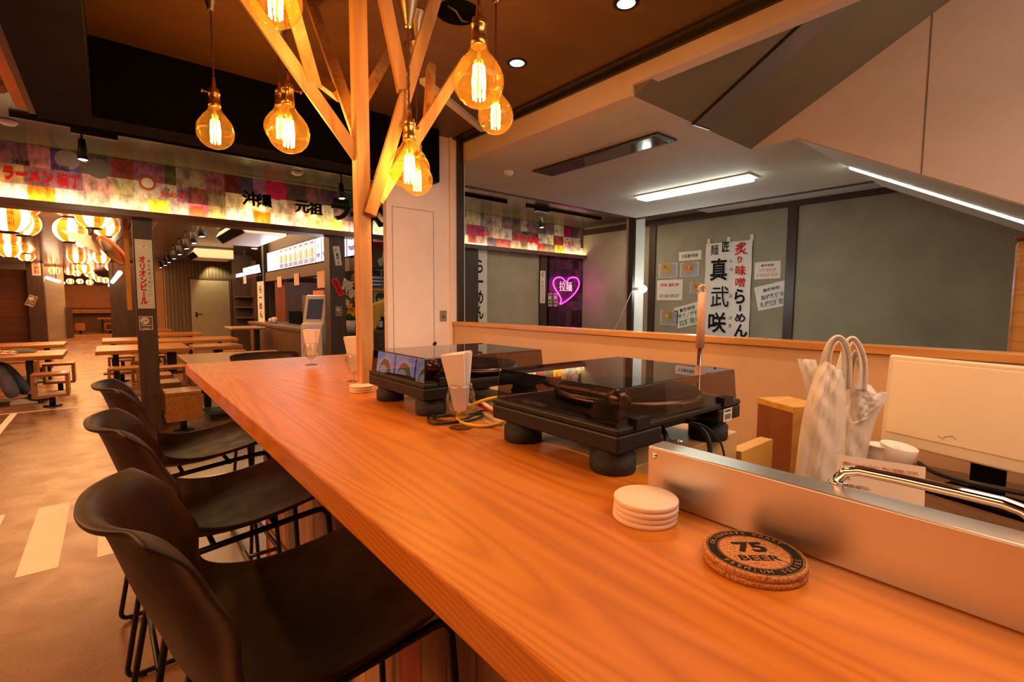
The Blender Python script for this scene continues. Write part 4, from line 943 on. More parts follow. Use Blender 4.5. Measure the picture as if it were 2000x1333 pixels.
# ================================================================ header pictures and lettering
def sign_band(name, label, bands, cat='sign'):
    """bands: list of (z0, z1, [(x0, x1, colour)])"""
    t = thing(name, label, cat, (max(bands[0][2][0][0], -0.6), YH, 2.17))
    mb = MB()
    for z0, z1, row in bands:
        for x0, x1, c in row:
            mb.c = c; mb.box(x0, x1, YH - 0.004, YH + 0.004, z0, z1)
    mb.build('picture_board', M['tint'], t); return t
def hx(h):
    r, g, b = [(int(h[i:i + 2], 16) / 255) ** 2.2 for i in (0, 2, 4)]
    return (r * 0.9, min(0.9, g * 1.0), min(0.9, b * 1.7))
def row(z, s):
    out = []; it = s.split()
    for a, b in zip(it, it[1:]):
        x0, c = a.split(':'); x1 = b.split(':')[0]
        out.append((ony(float(x0), 380, YH).x, ony(float(x1), 380, YH).x, hx(c)))
    return out
top = '-45:a05040 8:8a5a58 60:d08070 103:6a3f78 160:6f5a40 220:8a2c1c 263:9a5a60 323:55552c 345:a89068 402:a05a58 439:6c1c14 466:4a3a44 495:a06078 520:a01848 560:5c4034 598:8a5448 627:5c3c44 660:3c4a34 700:54402c 755:54402c'
mid = '-45:d0a060 50:9a6460 105:a86068 163:e09a78 222:c0a860 263:e0c890 300:c8a880 345:a07078 367:8a4434 405:8a7048 440:d0b078 475:c8a870 520:d8b888 560:b08868 600:c8b068 627:d8c488 650:8a6458 700:c0a068 755:c0a068'
low = '-45:e8d8b0 54:e08a10 108:e8cca8 163:e0a480 222:d8b888 289:f0dc30 328:c8a488 367:f07888 405:b09050 440:dcd4b0 493:f07a10 527:e8cc98 565:d0a084 600:d4bc70 645:d8d848 667:b89078 697:e8d098 755:e8d098'
random.seed(3)
def more(x1, pk):
    out = []; x = -6.0
    while x < x1: w = random.uniform(0.14, 0.24); out.append((x, min(x + w, x1), hx(random.choice(pk)))); x += w
    return out
PK = ['8a5a58', 'c8a880', '6a3f78', '8a2c1c', 'a05a58', '6f5a40', 'e0c890', 'd8b888', 'e08a10', '5c4034']
sb1 = sign_band('picture_band', 'long band of old street photographs lit from below above the food court entrance', [(z0, z1, more(r[0][0], pk) + r) for z0, z1, r, pk in ((2.47, 2.655, row(0, top), PK[:6]), (2.31, 2.47, row(0, mid), PK[1:]), (2.174, 2.31, row(0, low), PK[5:]))])
def sw(c, r, mat_c, off=0.006):
    mb = MB(); mb.c = hx(mat_c); disc(mb, Vector((c.x, YH, c.z)), X, Z, r, off=off); mb.build('printed_disc', M['tint_flat'], sb1)
c = ony(386, 418, YH); sw(c, 0.075, 'f05028'); c = ony(132, 312, YH); sw(c, 0.085, '9a7f68'); c = ony(288, 358, YH); sw(c, 0.07, 'b04820'); sw(c, 0.048, 'e0c890', 0.008); c = ony(192, 330, YH); sw(c, 0.09, '6a5c44'); c = ony(540, 372, YH); sw(c, 0.11, 'c01848')
def sd(px, py): return Vector((ony(px, py, YH).x, YH - 0.006, ony(px, py, YH).z))
def mark(cx, cy, wpx, parent, red=M['print_red'], blk=M['print_black']):
    """the red shop-street lettering with small black words over it, printed flat"""
    c = sd(cx, cy); w = (sd(cx + wpx / 2, cy) - sd(cx - wpx / 2, cy)).x
    lettering('ラーメン', c - X * w * 0.18, X, Z, w=w * 0.64, h=w * 0.24, mat=red, parent=parent, bold=0.05)
    lettering('横丁', c + X * w * 0.34 - Z * w * 0.01, X, Z, w=w * 0.32, h=w * 0.25, mat=red, parent=parent, bold=0.022)
    lettering('沖縄', c + Z * w * 0.21 - X * w * 0.27, X, Z, w=w * 0.24, h=w * 0.095, mat=blk, parent=parent, bold=0.01)
    lettering('元祖', c + Z * w * 0.21 + X * w * 0.24, X, Z, w=w * 0.24, h=w * 0.095, mat=blk, parent=parent, bold=0.01)
mark(84, 347, 150, sb1); mark(340, 382, 52, sb1)
lt = thing('raised_lettering', 'black raised backlit characters standing on the picture band', 'lettering', (1.6, YH - 0.03, 2.4))
def raised(s, px, py, wpx, h, bold):
    c = sd(px, py); w = (sd(px + wpx / 2, py) - sd(px - wpx / 2, py)).x
    c.y = YH - 0.055
    return lettering(s, c, X, Z, w=w, h=h, mat=M['print_black'], parent=lt, bold=bold, depth=0.04, name='character')
raised('沖', 486, 390, 33, 0.15, 0.025); raised('縄', 513, 395, 29, 0.15, 0.02)
raised('元', 586, 406, 27, 0.14, 0.025); raised('祖', 612, 410, 27, 0.14, 0.02)
raised('ラ', 662, 412, 36, 0.26, 0.05); raised('ー', 694, 422, 28, 0.06, 0.05); raised('メ', 722, 424, 34, 0.25, 0.05); raised('ン', 748, 428, 34, 0.25, 0.05)
for i, (px, py, wpx) in enumerate(((486, 398, 30), (513, 404, 26), (586, 414, 24), (612, 418, 24), (662, 424, 34), (740, 436, 30))):
    c = sd(px, py); lamp('letter_glow', 'POINT', (c.x, YH - 0.03, c.z - 0.03), 0.7, (1.0, 0.72, 0.25), 0.01)
# second part of the band over the other shop
pal = ['8a6a60', '5c4444', 'a08878', 'c8a880', '7a4a50', 'a01848', '6a5a40', 'd8c488', '8a3a30', 'b0a088', '4c3c48', '9a7a60', 'e8d098', 'f0a030', 'd8d4b0']
rows = []; random.seed(21)
xs0, xs1 = 3.75, X2
for z0, z1, pk in ((2.47, 2.655, pal[:8]), (2.31, 2.47, pal[2:12]), (2.174, 2.31, pal[6:])):
    x = xs0; r_ = []
    while x < xs1: w = random.uniform(0.13, 0.24); r_.append((x, min(x + w, xs1), hx(random.choice(pk)))); x += w
    rows.append((z0, z1, r_))
sb2 = sign_band('picture_band', 'shorter band of printed photographs over the second hall, seen above the low wall', rows)
mark(946, 458, 24, sb2); mark(1036, 470, 42, sb2); mark(1112, 475, 20, sb2)

# track spots ------------------------------------------------------
def spot(name_px, y, z_top, label, h=0.15, r=0.036, group='black track spotlights on the hall ceiling', tilt=(0, -0.15, -1), e=0, aim=None, simple=False):
    c = ony(name_px[0], name_px[1], y)
    t = thing('track_spotlight', label, 'spotlight', (c.x, c.y, z_top), 0, group)
    d = Vector(tilt).normalized()
    mb = MB(); mb.lathe([(0.012, -h * 0.62), (r * 0.62, -h * 0.6), (r * 0.72, -h * 0.25), (r, h * 0.5), (r * 0.94, h * 0.5), (r * 0.7, h * 0.3)], c, 18, d, cap=False); mb.build('shade', M['metal_black'], t)
    mb = MB(); mb.lathe([(0, h * 0.44), (r * 0.92, h * 0.44)], c, 18, d, cap=False); mb.build('lens', M['led'], t)
    mb = MB(); mb.tube([(c.x, c.y, z_top), (c.x, c.y, c.z + h * 0.3)], 0.008, 6); mb.build('stem', M['metal_black'], t)
    if e: lamp('spot_beam', 'SPOT', c + d * h * 0.6, e, (1.0, 0.8, 0.5), 0.02, to=c + (Vector(aim) if aim else d * 2), spot=80, blend=0.7)
    return t
yt = 5.08
tr = thing('light_track', 'black lighting track on the hall ceiling before the picture band', 'lighting track', (0.4, yt, 2.66))
a, b = ony(37, 237, yt), ony(700, 345, yt); mb = MB(); mb.box(-0.5, 3.3, yt - 0.018, yt + 0.018, 2.625, 2.66); mb.build('rail', M['metal_black'], tr)
mb = MB(); c = ony(182, 270, yt); mb.box(c.x - 0.13, c.x + 0.15, yt - 0.025, yt + 0.025, 2.585, 2.63); mb.build('driver_box', M['metal_black'], tr)
spot((161, 295), yt, 2.63, 'black spotlight at the left end of the picture band', e=10, aim=(0.1, 0.9, -0.35))
spot((667, 375), yt, 2.63, 'black spotlight beside the raised lettering, left of the timber post', e=6, aim=(0.4, 0.9, -0.4))
tr = thing('light_track', 'black lighting track in the second hall, seen above the low wall', 'lighting track', (5.2, yt, 2.66))
mb = MB(); mb.box(3.2, 4.1, yt - 0.018, yt + 0.018, 2.625, 2.66); mb.box(4.45, 6.0, yt - 0.018, yt + 0.018, 2.625, 2.66); mb.build('rail', M['metal_black'], tr)
mb = MB(); mb.box(4.62, 4.85, yt - 0.03, yt + 0.03, 2.58, 2.63); mb.build('driver_box', M['metal_black'], tr)
spot((1057, 435), yt, 2.63, 'black spotlight in the second hall', e=14, aim=(1.5, 0.3, -0.4))
for px, py, lb in ((15, 236, 'round white ceiling detector far left'), (580, 336, 'round white ceiling detector before the picture band')):
    p = onz(px, py, 2.66); t = thing('smoke_detector', lb, 'detector', (p.x, p.y, 2.66)); mb = MB(); mb.lathe([(0.0, -0.03), (0.04, -0.03), (0.058, -0.01), (0.058, 0)], p, 20); mb.build('body', M['white_gloss'], t)
p = onz(993, 335, ZW); t = thing('smoke_detector', 'small white detector on the corridor ceiling', 'detector', p); mb = MB(); mb.lathe([(0.0, -0.035), (0.025, -0.035), (0.04, -0.01), (0.04, 0)], p, 20); mb.build('body', M['white_gloss'], t)

# pillars ----------------------------------------------------------
def pillar(label, x0, x1, y0, y1, h, extra=None):
    t = thing('wooden_pillar', label, 'pillar', ((x0 + x1) / 2, (y0 + y1) / 2, 0))
    mb = MB(); mb.box(x0, x1, y0, y1, 0, h); mb.build('shaft', M['dark_wood'], t, bevel=0.004); return t
pl = pillar('dark wooden pillar with the tall beer sign, left of the counter end', 0.198, 0.352, YH - 0.02, YH + 0.30, 2.11)
mb = MB(); mb.box(0.192, 0.198, YH - 0.022, YH + 0.02, 0, 2.11); mb.build('edge_strip', M['dark_wood_x'], pl)
pr = pillar('dark wooden pillar with the white and red stickers, behind the timber post', 2.065, 2.255, YH - 0.02, YH + 0.18, 2.11)
yp = YH - 0.0225
# tall enamel sign
c = (ony(279, 466, yp) + ony(287, 605, yp)) / 2; h = ony(279, 469, yp).z - ony(287, 604, yp).z
bs = thing('beer_sign', 'tall cream enamel sign with red katakana on the dark pillar', 'sign', (c.x, yp, c.z - h / 2))
mb = MB(); slab(mb, c, X, Z, 0.135, h, 0.003); pn = mb.build('panel', M['enamel'], bs, bevel=0.001)
lettering('オリオンビ|ル', c - Z * h * 0.09 - X * 0.016, X, Z, w=0.058, h=h * 0.70, mat=M['print_red'], parent=pn, bold=0.04, vertical=True, line=0.92)
lettering('最も新鮮でおいしい', c - Z * h * 0.05 + X * 0.036, X, Z, w=0.022, h=h * 0.52, mat=M['print_grey'], parent=pn, vertical=True, line=1.35)
mb = MB(); mb.c = (0.9, 0.55, 0.05); disc(mb, c + Z * h * 0.40, X, Z, 0.05, 0.026, 0.001); mb.c = (0.85, 0.78, 0.62); disc(mb, c + Z * h * 0.40, X, Z, 0.042, 0.020, 0.002); mb.c = (0.6, 0.05, 0.03); rect(mb, c + Z * (h * 0.40 + 0.006), X, Z, 0.045, 0.005, 0.003); disc(mb, c + Z * (h * 0.40 - 0.006), X, Z, 0.005, off=0.003, n=10); mb.build('badge', M['tint_flat'], pn)
def food_card(c, w, h, label, right=X, up=Z, border=(0.75, 0.62, 0.6), ground=(0.16, 0.12, 0.08), bowl=(0.75, 0.68, 0.55), name='picture_card', group=None, seed=0, text=True, cat='poster'):
    random.seed(seed)
    t = thing(name, label, cat, c - Vector(up) * h / 2, 0, group)
    mb = MB(); mb.c = border; slab(mb, c, right, up, w, h, 0.0015); mb.c = ground; rect(mb, c, right, up, w * 0.9, h * 0.9, 0.0006)
    mb.c = bowl; disc(mb, c + Vector(up) * h * 0.17 - Vector(right) * w * 0.08, right, up, w * 0.32, off=0.0012)
    for k in range(5):
        mb.c = random.choice([(0.6, 0.3, 0.08), (0.2, 0.3, 0.06), (0.7, 0.5, 0.2), (0.55, 0.12, 0.05)])
        disc(mb, c + Vector(up) * h * (0.17 + random.uniform(-.12, .12)) + Vector(right) * w * random.uniform(-.25, .12), right, up, w * random.uniform(0.05, 0.1), off=0.0018 + 0.0001 * k, n=12)
    if text:
        for k in range(3):
            mb.c = (0.75, 0.7, 0.6) if k != 1 else (0.02, 0.02, 0.02)
            rect(mb, c - Vector(up) * h * (0.18 + 0.1 * k), right, up, w * (0.7 - 0.1 * k), h * 0.05, 0.0014)
    mb.build('print', M['tint_flat'], t); return t
c = (ony(286, 615, yp) + ony(287, 648, yp)) / 2
food_card(Vector((c.x - 0.005, yp, c.z)), 0.108, 0.135, 'small framed food picture card below the tall enamel sign', seed=1)
# stickers on the second pillar
c = ony(662, 608, yp); food_card(Vector((c.x, yp, c.z)), 0.078, 0.112, 'small framed food picture card low on the pillar behind the timber post', seed=2)
def sticker(name, c, w, h, ang, m, label, txt, tm, tw, th, cat='sticker', border=None, vertical=True, bold=0.02, right=X, up=Z):
    r, u = turn(Vector(right), Vector(up), ang); t = thing(name, label, cat, c - u * h / 2)
    mb = MB(); slab(mb, c, r, u, w, h, 0.0012); pn = mb.build('sheet', m, t)
    if border:
        mb = MB()
        for s in (-1, 1): rect(mb, c + r * s * w * 0.44, r, u, w * 0.025, h * 0.92, 0.0006); rect(mb, c + u * s * h * 0.46, r, u, w * 0.9, w * 0.025, 0.0006)
        mb.build('border', border, pn)
    for s, off, ww, hh, mm in txt: lettering(s, c + u * off * h, r, u, w=ww * w, h=hh * h, mat=mm, parent=pn, bold=bold, vertical=vertical and len(s) > 1, off=0.0009)
    return t
c = ony(659, 500, yp - 0.001)
sticker('shop_sticker', Vector((c.x, yp - 0.001, c.z)), 0.082, 0.232, radians(7), M['enamel'], 'white sticker with red border and black characters high on the pillar', (('亀門', -0.05, 0.42, 0.42, M['print_black']), ('麺', 0.3, 0.5, 0.16, M['print_red']), ('●', -0.36, 0.3, 0.1, M['print_grey'])), None, 0, 0, border=M['print_red'])
c = ony(660, 561, yp - 0.001)
sticker('shop_sticker', Vector((c.x, yp - 0.001, c.z)), 0.075, 0.225, radians(25), M['print_red'], 'red sticker with black characters tilted across the pillar', (('めんそーれ', 0.06, 0.30, 0.6, M['print_black']),), None, 0, 0, border=M['paper'])
c = ony(676, 555, yp); c.x = 2.236
sticker('shop_sticker', Vector((c.x, yp - 0.0005, c.z)), 0.03, 0.135, radians(-12), M['paper'], 'narrow white sticker at the right edge of the pillar', (('拉麺', 0.0, 0.5, 0.6, M['print_black']),), None, 0, 0)
# second hall: plaque on timber, pictures under the heart
c = ony(1060, 561, YH - 0.024)
sticker('shop_sticker', Vector((c.x, YH - 0.024, c.z)), 0.12, 0.54, 0, M['enamel'], 'tall white plaque with red characters on the timber upright left of the neon heart', (('チキンジェス', -0.12, 0.35, 0.62, M['print_red']), ('C', 0.38, 0.5, 0.12, M['print_black'])), None, 0, 0)

# neon heart on its collage board ----------------------------------
xa, xb = ony(1072, 560, YH).x, ony(1140, 560, YH).x
cb = thing('collage_board', 'dark collage of pictures under the picture band, behind the neon heart', 'board', ((xa + xb) / 2, YH, 0))
mb = MB(); random.seed(5); z = 0.6
while z < 2.1:
    x = xa; hh = random.uniform(0.14, 0.22)
    while x < xb:
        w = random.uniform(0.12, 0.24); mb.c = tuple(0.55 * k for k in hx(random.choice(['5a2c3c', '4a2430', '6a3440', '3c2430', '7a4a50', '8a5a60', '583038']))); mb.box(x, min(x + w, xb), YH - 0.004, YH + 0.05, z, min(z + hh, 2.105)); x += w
    z += hh
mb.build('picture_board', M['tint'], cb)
def hp(px, py): p = ony(px, py, YH - 0.05); return p
hc = ony(1106, 562, YH - 0.05)
hs = thing('neon_heart', 'glowing pink neon heart with two white characters inside', 'neon sign', (hc.x, YH - 0.05, hc.z))
pts = [(1094, 594), (1096, 585), (1090, 573), (1082, 560), (1081, 550), (1085, 544), (1092, 542), (1099, 544), (1106, 551), (1112, 544), (1121, 542), (1128, 545), (1131, 553), (1129, 563), (1121, 575), (1109, 586), (1098, 593)]
P3 = [hp(*p) for p in pts]; out = []
for i in range(len(P3)):
    p0, p1, p2, p3 = P3[i - 1], P3[i], P3[(i + 1) % len(P3)], P3[(i + 2) % len(P3)]
    for k in range(4):
        t = k / 4; out.append(0.5 * (2 * p1 + (p2 - p0) * t + (2 * p0 - 5 * p1 + 4 * p2 - p3) * t * t + (3 * p1 - p0 - 3 * p2 + p3) * t ** 3))
mb = MB(); mb.tube(out, 0.011, 8, closed=True); mb.build('tube', emit('pink_neon', (1.0, 0.035, 0.55), 5.5), hs)
lettering('拉麺', Vector((hc.x, YH - 0.03, hc.z + 0.02)), X, Z, w=0.31, h=0.17, mat=emit('white_sign_face', (0.8, 0.74, 0.76), 0.35), parent=hs, bold=0.0, depth=0.01, name='characters')
lamp('heart_glow', 'POINT', (hc.x + 0.05, YH - 0.25, hc.z), 2.6, (1.0, 0.05, 0.55), 0.12)
for px, lb in ((1073, 'left one of two small cards'), (1085, 'right one of two small cards')):
    c = ony(px, 586, YH - 0.024); food_card(Vector((c.x, YH - 0.024 - (0.02 if px == 1073 else 0.0), c.z)), 0.10, 0.22, lb + ' beside the neon heart', seed=px)
# white banner at the left of the second hall
c = ony(909, 540, YH - 0.01); bn = thing('wall_banner', 'white banner with brushed characters at the left edge of the second hall', 'banner', (c.x, YH, 0.9))
mb = MB(); slab(mb, Vector((4.26, YH - 0.012, 1.45)), X, Z, 0.36, 1.5, 0.004); k = mb.build('cloth', M['paper'], bn)
lettering('らーめん', Vector((4.30, YH - 0.012, 1.52)), X, Z, w=0.15, h=0.9, parent=k, bold=0.03, vertical=True)

# banner, posters and clip lamp on the right wall -------------------
WR, WU = Vector((0, -1, 0)), Z           # right along the wall, as we see it
def wp(px, py, off=0.004): p = onx(px, py, X2); return Vector((X2 - off, p.y, p.z))
b0, b1 = wp(1381, 474), wp(1472, 466); bw = abs(b0.y - b1.y)
bn = thing('nobori_banner', 'tall white banner with black and red brushed characters on the grey wall', 'banner', (X2, (b0.y + b1.y) / 2, 0.5))
cy = (b0.y + b1.y) / 2; ztop = (b0.z + b1.z) / 2 - 0.02
def cloth(u, v): return Vector((X2 - 0.02 - 0.008 * sin(7 * v + 3 * u) - 0.006 * sin(19 * u), cy + bw * (0.5 - v), ztop - 1.55 * u))
mb = MB(); mb.grid(cloth, 30, 16); k = mb.build('cloth', M['paper'], bn)
for v in (0.06, 0.5, 0.98): mb = MB(); mb.box(X2 - 0.026, X2 - 0.012, cy + bw * (0.5 - v) - 0.022, cy + bw * (0.5 - v) + 0.022, ztop - 0.01, ztop + 0.07); mb.build('hanging_loop', M['paper'], bn)
def bt(s, px, py, w, h, m, bold=0.05): p = wp(px, py, 0.036); lettering(s, p, WR, WU, w=w, h=h, mat=m, parent=k, bold=bold)
bt('麺', 1398, 489, 0.115, 0.14, M['print_black'], 0.006); bt('匠', 1420, 483, 0.10, 0.13, M['print_black'], 0.02)
bt('真', 1406, 527, 0.25, 0.31, M['print_black'], 0.018); bt('武', 1408, 580, 0.26, 0.29, M['print_black'], 0.004); bt('咲', 1403, 630, 0.26, 0.29, M['print_black'], 0.018)
bt('し', 1431, 510, 0.035, 0.05, M['print_black'], 0.01); bt('ん', 1431, 526, 0.05, 0.05, M['print_black'], 0.01); bt('ぶ', 1429, 578, 0.05, 0.05, M['print_black'], 0.01); bt('さ', 1429, 621, 0.04, 0.05, M['print_black'], 0.01); bt('き', 1428, 636, 0.04, 0.05, M['print_black'], 0.01)
bt('炙', 1450, 486, 0.17, 0.17, M['print_red'], 0.015); bt('り', 1447, 508, 0.06, 0.09, M['print_red'], 0.03); bt('味', 1449, 529, 0.14, 0.14, M['print_red'], 0.014); bt('噌', 1448, 552, 0.13, 0.13, M['print_red'], 0.010)
bt('ら', 1447, 579, 0.14, 0.20, M['print_black'], 0.03); bt('ー', 1448, 602, 0.025, 0.09, M['print_black'], 0.02); bt('め', 1448, 621, 0.14, 0.12, M['print_black'], 0.03); bt('ん', 1449, 646, 0.18, 0.18, M['print_black'], 0.03)
def poster(px, py, wpx, hpx, ang, label, lines, food=False, seed=0):
    c = wp(px, py, 0.006); w = abs(wp(px - wpx / 2, py).y - wp(px + wpx / 2, py).y); h = abs(wp(px, py - hpx / 2).z - wp(px, py + hpx / 2).z)
    r, u = turn(WR, WU, ang)
    if food:
        return food_card(c, w, h, label, r, u, (0.7, 0.64, 0.6), (0.34, 0.36, 0.4), (0.55, 0.3, 0.12), seed=seed, text=False)
    t = thing('paper_poster', label, 'poster', c - u * h / 2)
    mb = MB(); slab(mb, c, r, u, w, h, 0.0015); pn = mb.build('sheet', M['paper'], t)
    for s, dy, ww, hh, m in lines: lettering(s, c + u * h * dy, r, u, w=w * ww, h=h * hh, mat=m, parent=pn, bold=0.02, off=0.001)
K, R_, G_, O_, S_ = M['print_black'], M['print_red'], M['print_green'], M['print_orange'], M['print_grey']
poster(1348, 500, 44, 18, 0.02, 'small white card with black characters at the top of the poster cluster', (('麺匠真武咲弥', 0, 0.7, 0.4, K),))
poster(1305, 529, 36, 28, 0, 'ramen picture with greens, left of the poster cluster', (), True, 4)
poster(1347, 527, 36, 28, 0, 'ramen picture with red soup, next to the ramen picture with greens', (), True, 9)
poster(1308, 567, 50, 40, 0, 'white notice with red characters and numbers behind the lit bulb', (('関西 道頓堀', 0.25, 0.7, 0.16, R_), ('01:03 05:07', -0.28, 0.75, 0.15, S_)))
poster(1360, 563, 24, 20, 0, 'small food picture beside the foam grip pole', (), True, 12)
poster(1307, 621, 34, 28, 0, 'ramen picture low on the left of the poster cluster', (), True, 15)
poster(1345, 616, 52, 42, 0.25, 'tilted white poster with green characters beside the pole', (('真武咲弥', 0.30, 0.6, 0.18, K), ('素食／維根', 0.03, 0.8, 0.24, G_), ('拉麺是的', -0.28, 0.8, 0.28, G_)))
poster(1499, 528, 51, 34, 0.02, 'white poster with orange characters right of the banner', (('真武咲弥', 0.28, 0.5, 0.14, K), ('北海道札幌', 0.0, 0.7, 0.2, O_), ('味噌拉麺是的', -0.28, 0.82, 0.2, O_)))
poster(1509, 578, 66, 48, 0.22, 'tilted white poster with black characters across the timber upright', (('真武咲弥', 0.28, 0.5, 0.14, K), ('無蛇武從米', 0.0, 0.7, 0.22, S_), ('札幌拉麺是的', -0.28, 0.82, 0.24, S_)))
p = onx(1238, 565, 4.74); t = thing('clip_lamp', 'small bright white bulb clipped to the frame of the white column', 'lamp', (p.x, p.y, p.z))
bq = onx(1246, 565, 4.70)
mb = MB(); mb.lathe([(0, -0.052), (0.03, -0.044), (0.044, -0.018), (0.044, 0.008), (0.03, 0.04), (0.018, 0.055), (0, 0.055)], bq + Vector((0, -0.06, 0)), 18, (-1, 0.3, 0)); mb.build('bulb', emit('white_bulb', (0.95, 1.0, 0.94), 9), t)
mb = MB(); mb.tube([bq + Vector((-0.05, -0.05, 0)), bq + Vector((-0.12, -0.02, 0.0))], 0.016, 10); mb.build('socket', M['white_gloss'], t)
q0, q1, q2, q3 = onx(1232, 562, 4.62), onx(1218, 605, 4.6), onx(1209, 628, 4.58), onx(1200, 645, 4.55)
mb = MB(); mb.tube([bq + Vector((-0.12, -0.02, 0)), q1, q2, q3, q3 + Vector((-0.03, 0, -0.6))], 0.004, 6); mb.build('flex', M['white_gloss'], t)
lamp('clip_glow', 'POINT', bq + Vector((0.5, -0.45, 0)), 16, (0.92, 1.0, 0.95), 0.05)

# corridor light fittings -------------------------------------------
def fitting(label, x0, x1, y0, y1, z, lit):
    t = thing('ceiling_fitting', label, 'ceiling light', ((x0 + x1) / 2, (y0 + y1) / 2, z))
    mb = MB(); mb.box(x0, x1, y0, y1, z - 0.012, z); mb.build('frame', M['white_gloss'] if lit else M['dark_bronze'], t, bevel=0.002)
    mb = MB(); mb.box(x0 + 0.02, x1 - 0.02, y0 + 0.03, y1 - 0.03, z - (0.035 if lit else 0.0145), z - 0.008); mb.build('diffuser', M['fluoro'] if lit else plain('glossy_grey_cover', (0.16, 0.14, 0.13), 0.08, 0, 0.03), t, bevel=0.004)
fitting('lit fluorescent fitting on the corridor ceiling', 3.72, 3.90, 1.73, 2.77, ZW, True)
fitting('unlit glossy fitting recessed in the corridor ceiling', 2.46, 2.66, 1.675, 2.745, ZW, False)
def onslope(px, py, y0, z0, k):
    d = ray(px, py); n = Vector((0, k, 1)); return CAM + d * ((Vector((0, y0, z0)) - CAM).dot(n) / d.dot(n))
a, b, c, d = onslope(1352, 241, YO, ZW, UP), onslope(1385, 252, YO, ZW, UP), onslope(1668, 0, YO, ZW, UP), onslope(1592, 18, YO, ZW, UP)
t = thing('soffit_fitting', 'unlit narrow fitting sunk in the olive escalator soffit', 'ceiling light', a)
mb = MB(); n = Vector((0, -UP, -1)).normalized(); mb.prism([a, b, c, d], n * 0.006); mb.build('cover', plain('grey_cover', (0.2, 0.17, 0.15), 0.15, 0, 0.03), t)
mb = MB(); mb.bar(a + n * 0.006, d + n * 0.006, 0.012, 0.008); mb.bar(a + n * 0.006, b + n * 0.006, 0.012, 0.008); mb.build('frame', M['dark_bronze'], t)
a, b = onslope(1652, 322, 1.2, ZW, -DN), onslope(2000, 431, 1.2, ZW, -DN)
a.x = b.x = 3.26; dv = Vector((0, -1, -DN))
a = Vector((4.06, 1.17, ZW - 0.03 * DN)); b = a + dv * 2.1
t = thing('strip_light', 'long lit strip light under the lower escalator soffit', 'ceiling light', a)
n = Vector((0, DN, -1)).normalized()
mb = MB(); mb.bar(a + n * 0.008, b + n * 0.008, 0.055, 0.014, up=(0, 0, 1)); mb.build('diffuser', M['fluoro'], t)
mb = MB(); mb.bar(a + n * 0.002, b + n * 0.002, 0.09, 0.006, up=(0, 0, 1)); mb.build('frame', M['white_gloss'], t)
# varnished pillar at the far right
p = onx(1973, 600, 3.4); t = thing('varnished_pillar', 'round cornered varnished wooden cabinet end at the right edge', 'cabinet', (3.6, p.y - 0.1, 0))
zt_ = onx(1985, 462, 3.4).z
mb = MB(); mb.box(3.38, 3.9, p.y - 0.36, p.y, 0, zt_ - 0.02); mb.build('body', M['cap_wood'], t, bevel=0.03, seg=4)
mb = MB(); mb.box(3.37, 3.9, p.y - 0.36, p.y + 0.004, zt_ - 0.02, zt_); mb.build('top', M['redwood'], t, bevel=0.01)
for z in (0.7, 0.95, 1.15, 1.35): mb = MB(); mb.box(3.372, 3.378, p.y - 0.34, p.y - 0.07, z, z + 0.012); mb.build('shelf_edge', M['black'], t)
# ================================================================ food court
TH = 0.62
def make_table(Lx, Ly):
    t = thing('dining_table', 'x', 'table', (0, 0, 0), 0, 'wooden food court tables')
    mb = MB(); mb.box(-Lx / 2, Lx / 2, -Ly / 2, Ly / 2, TH - 0.055, TH); mb.build('table_top', M['table_wood'], t, local=True, bevel=0.004)
    for x in ((-Lx * 0.3, Lx * 0.3) if Lx > 0.7 else (0,)):
        mb = MB(); mb.box(x - 0.035, x + 0.035, -0.035, 0.035, 0.02, TH - 0.055); mb.build('leg', M['metal_black'], t, local=True)
        mb = MB(); mb.box(x - 0.16, x + 0.16, -0.16, 0.16, 0, 0.02); mb.build('foot_plate', M['metal_black'], t, local=True)
    return t
def table(x0, x1, y0, y1, label):
    t = make_table(x1 - x0, y1 - y0); t.location = ((x0 + x1) / 2, (y0 + y1) / 2, 0); t['label'] = label
table(-1.20, -0.50, 8.45, 9.35, 'wooden table at the left edge where the person sits')
table(-1.75, -0.60, 10.5, 11.3, 'wooden table behind the one where the person sits')
table(-0.19, 0.90, 8.72, 9.85, 'wooden table left of the dark pillar, the nearer of two there')
table(-0.14, 0.60, 10.9, 11.9, 'wooden table left of the dark pillar, the farther of two there')
table(0.64, 1.82, 6.35, 7.60, 'large pale wooden table just beyond the counter end')
table(0.95, 1.62, 8.75, 9.35, 'small wooden table beyond the large pale one')
table(0.62, 1.85, 10.4, 11.3, 'long wooden table in the middle of the food court')
table(0.55, 1.55, 12.6, 13.4, 'long wooden table before the cream door')
table(0.60, 1.15, 14.6, 15.3, 'short wooden table far back by the orange slats')
table(-0.45, 0.35, 26.4, 27.0, 'small far wooden table at the end of the aisle')
def make_box_stool():
    t = thing('box_stool', 'x', 'stool', (0, 0, 0), 0, 'wooden box frame stools')
    w, d, z0, z1, k = 0.34, 0.30, 0.13, 0.42, 0.034
    mb = MB(); mb.box(-w / 2, w / 2, -d / 2, d / 2, z1 - k, z1); mb.build('seat', M['table_wood'], t, local=True, bevel=0.005)
    for s in (-1, 1):
        mb = MB(); mb.box(min(s * w / 2, s * (w / 2 - k)), max(s * w / 2, s * (w / 2 - k)), -d / 2, d / 2, z0 + k, z1 - k); mb.build('side_panel', M['table_wood'], t, local=True)
    mb = MB(); mb.box(-w / 2, w / 2, -d / 2, d / 2, z0, z0 + k); mb.build('bottom_panel', M['table_wood'], t, local=True, bevel=0.005)
    mb = MB(); mb.cyl((0, 0, 0.012), (0, 0, z0), 0.03, 12); mb.lathe([(0.09, 0), (0.09, 0.012), (0.03, 0.014)], (0, 0, 0), 16); mb.build('post', M['metal_black'], t, local=True)
    return t
bs0 = make_box_stool()
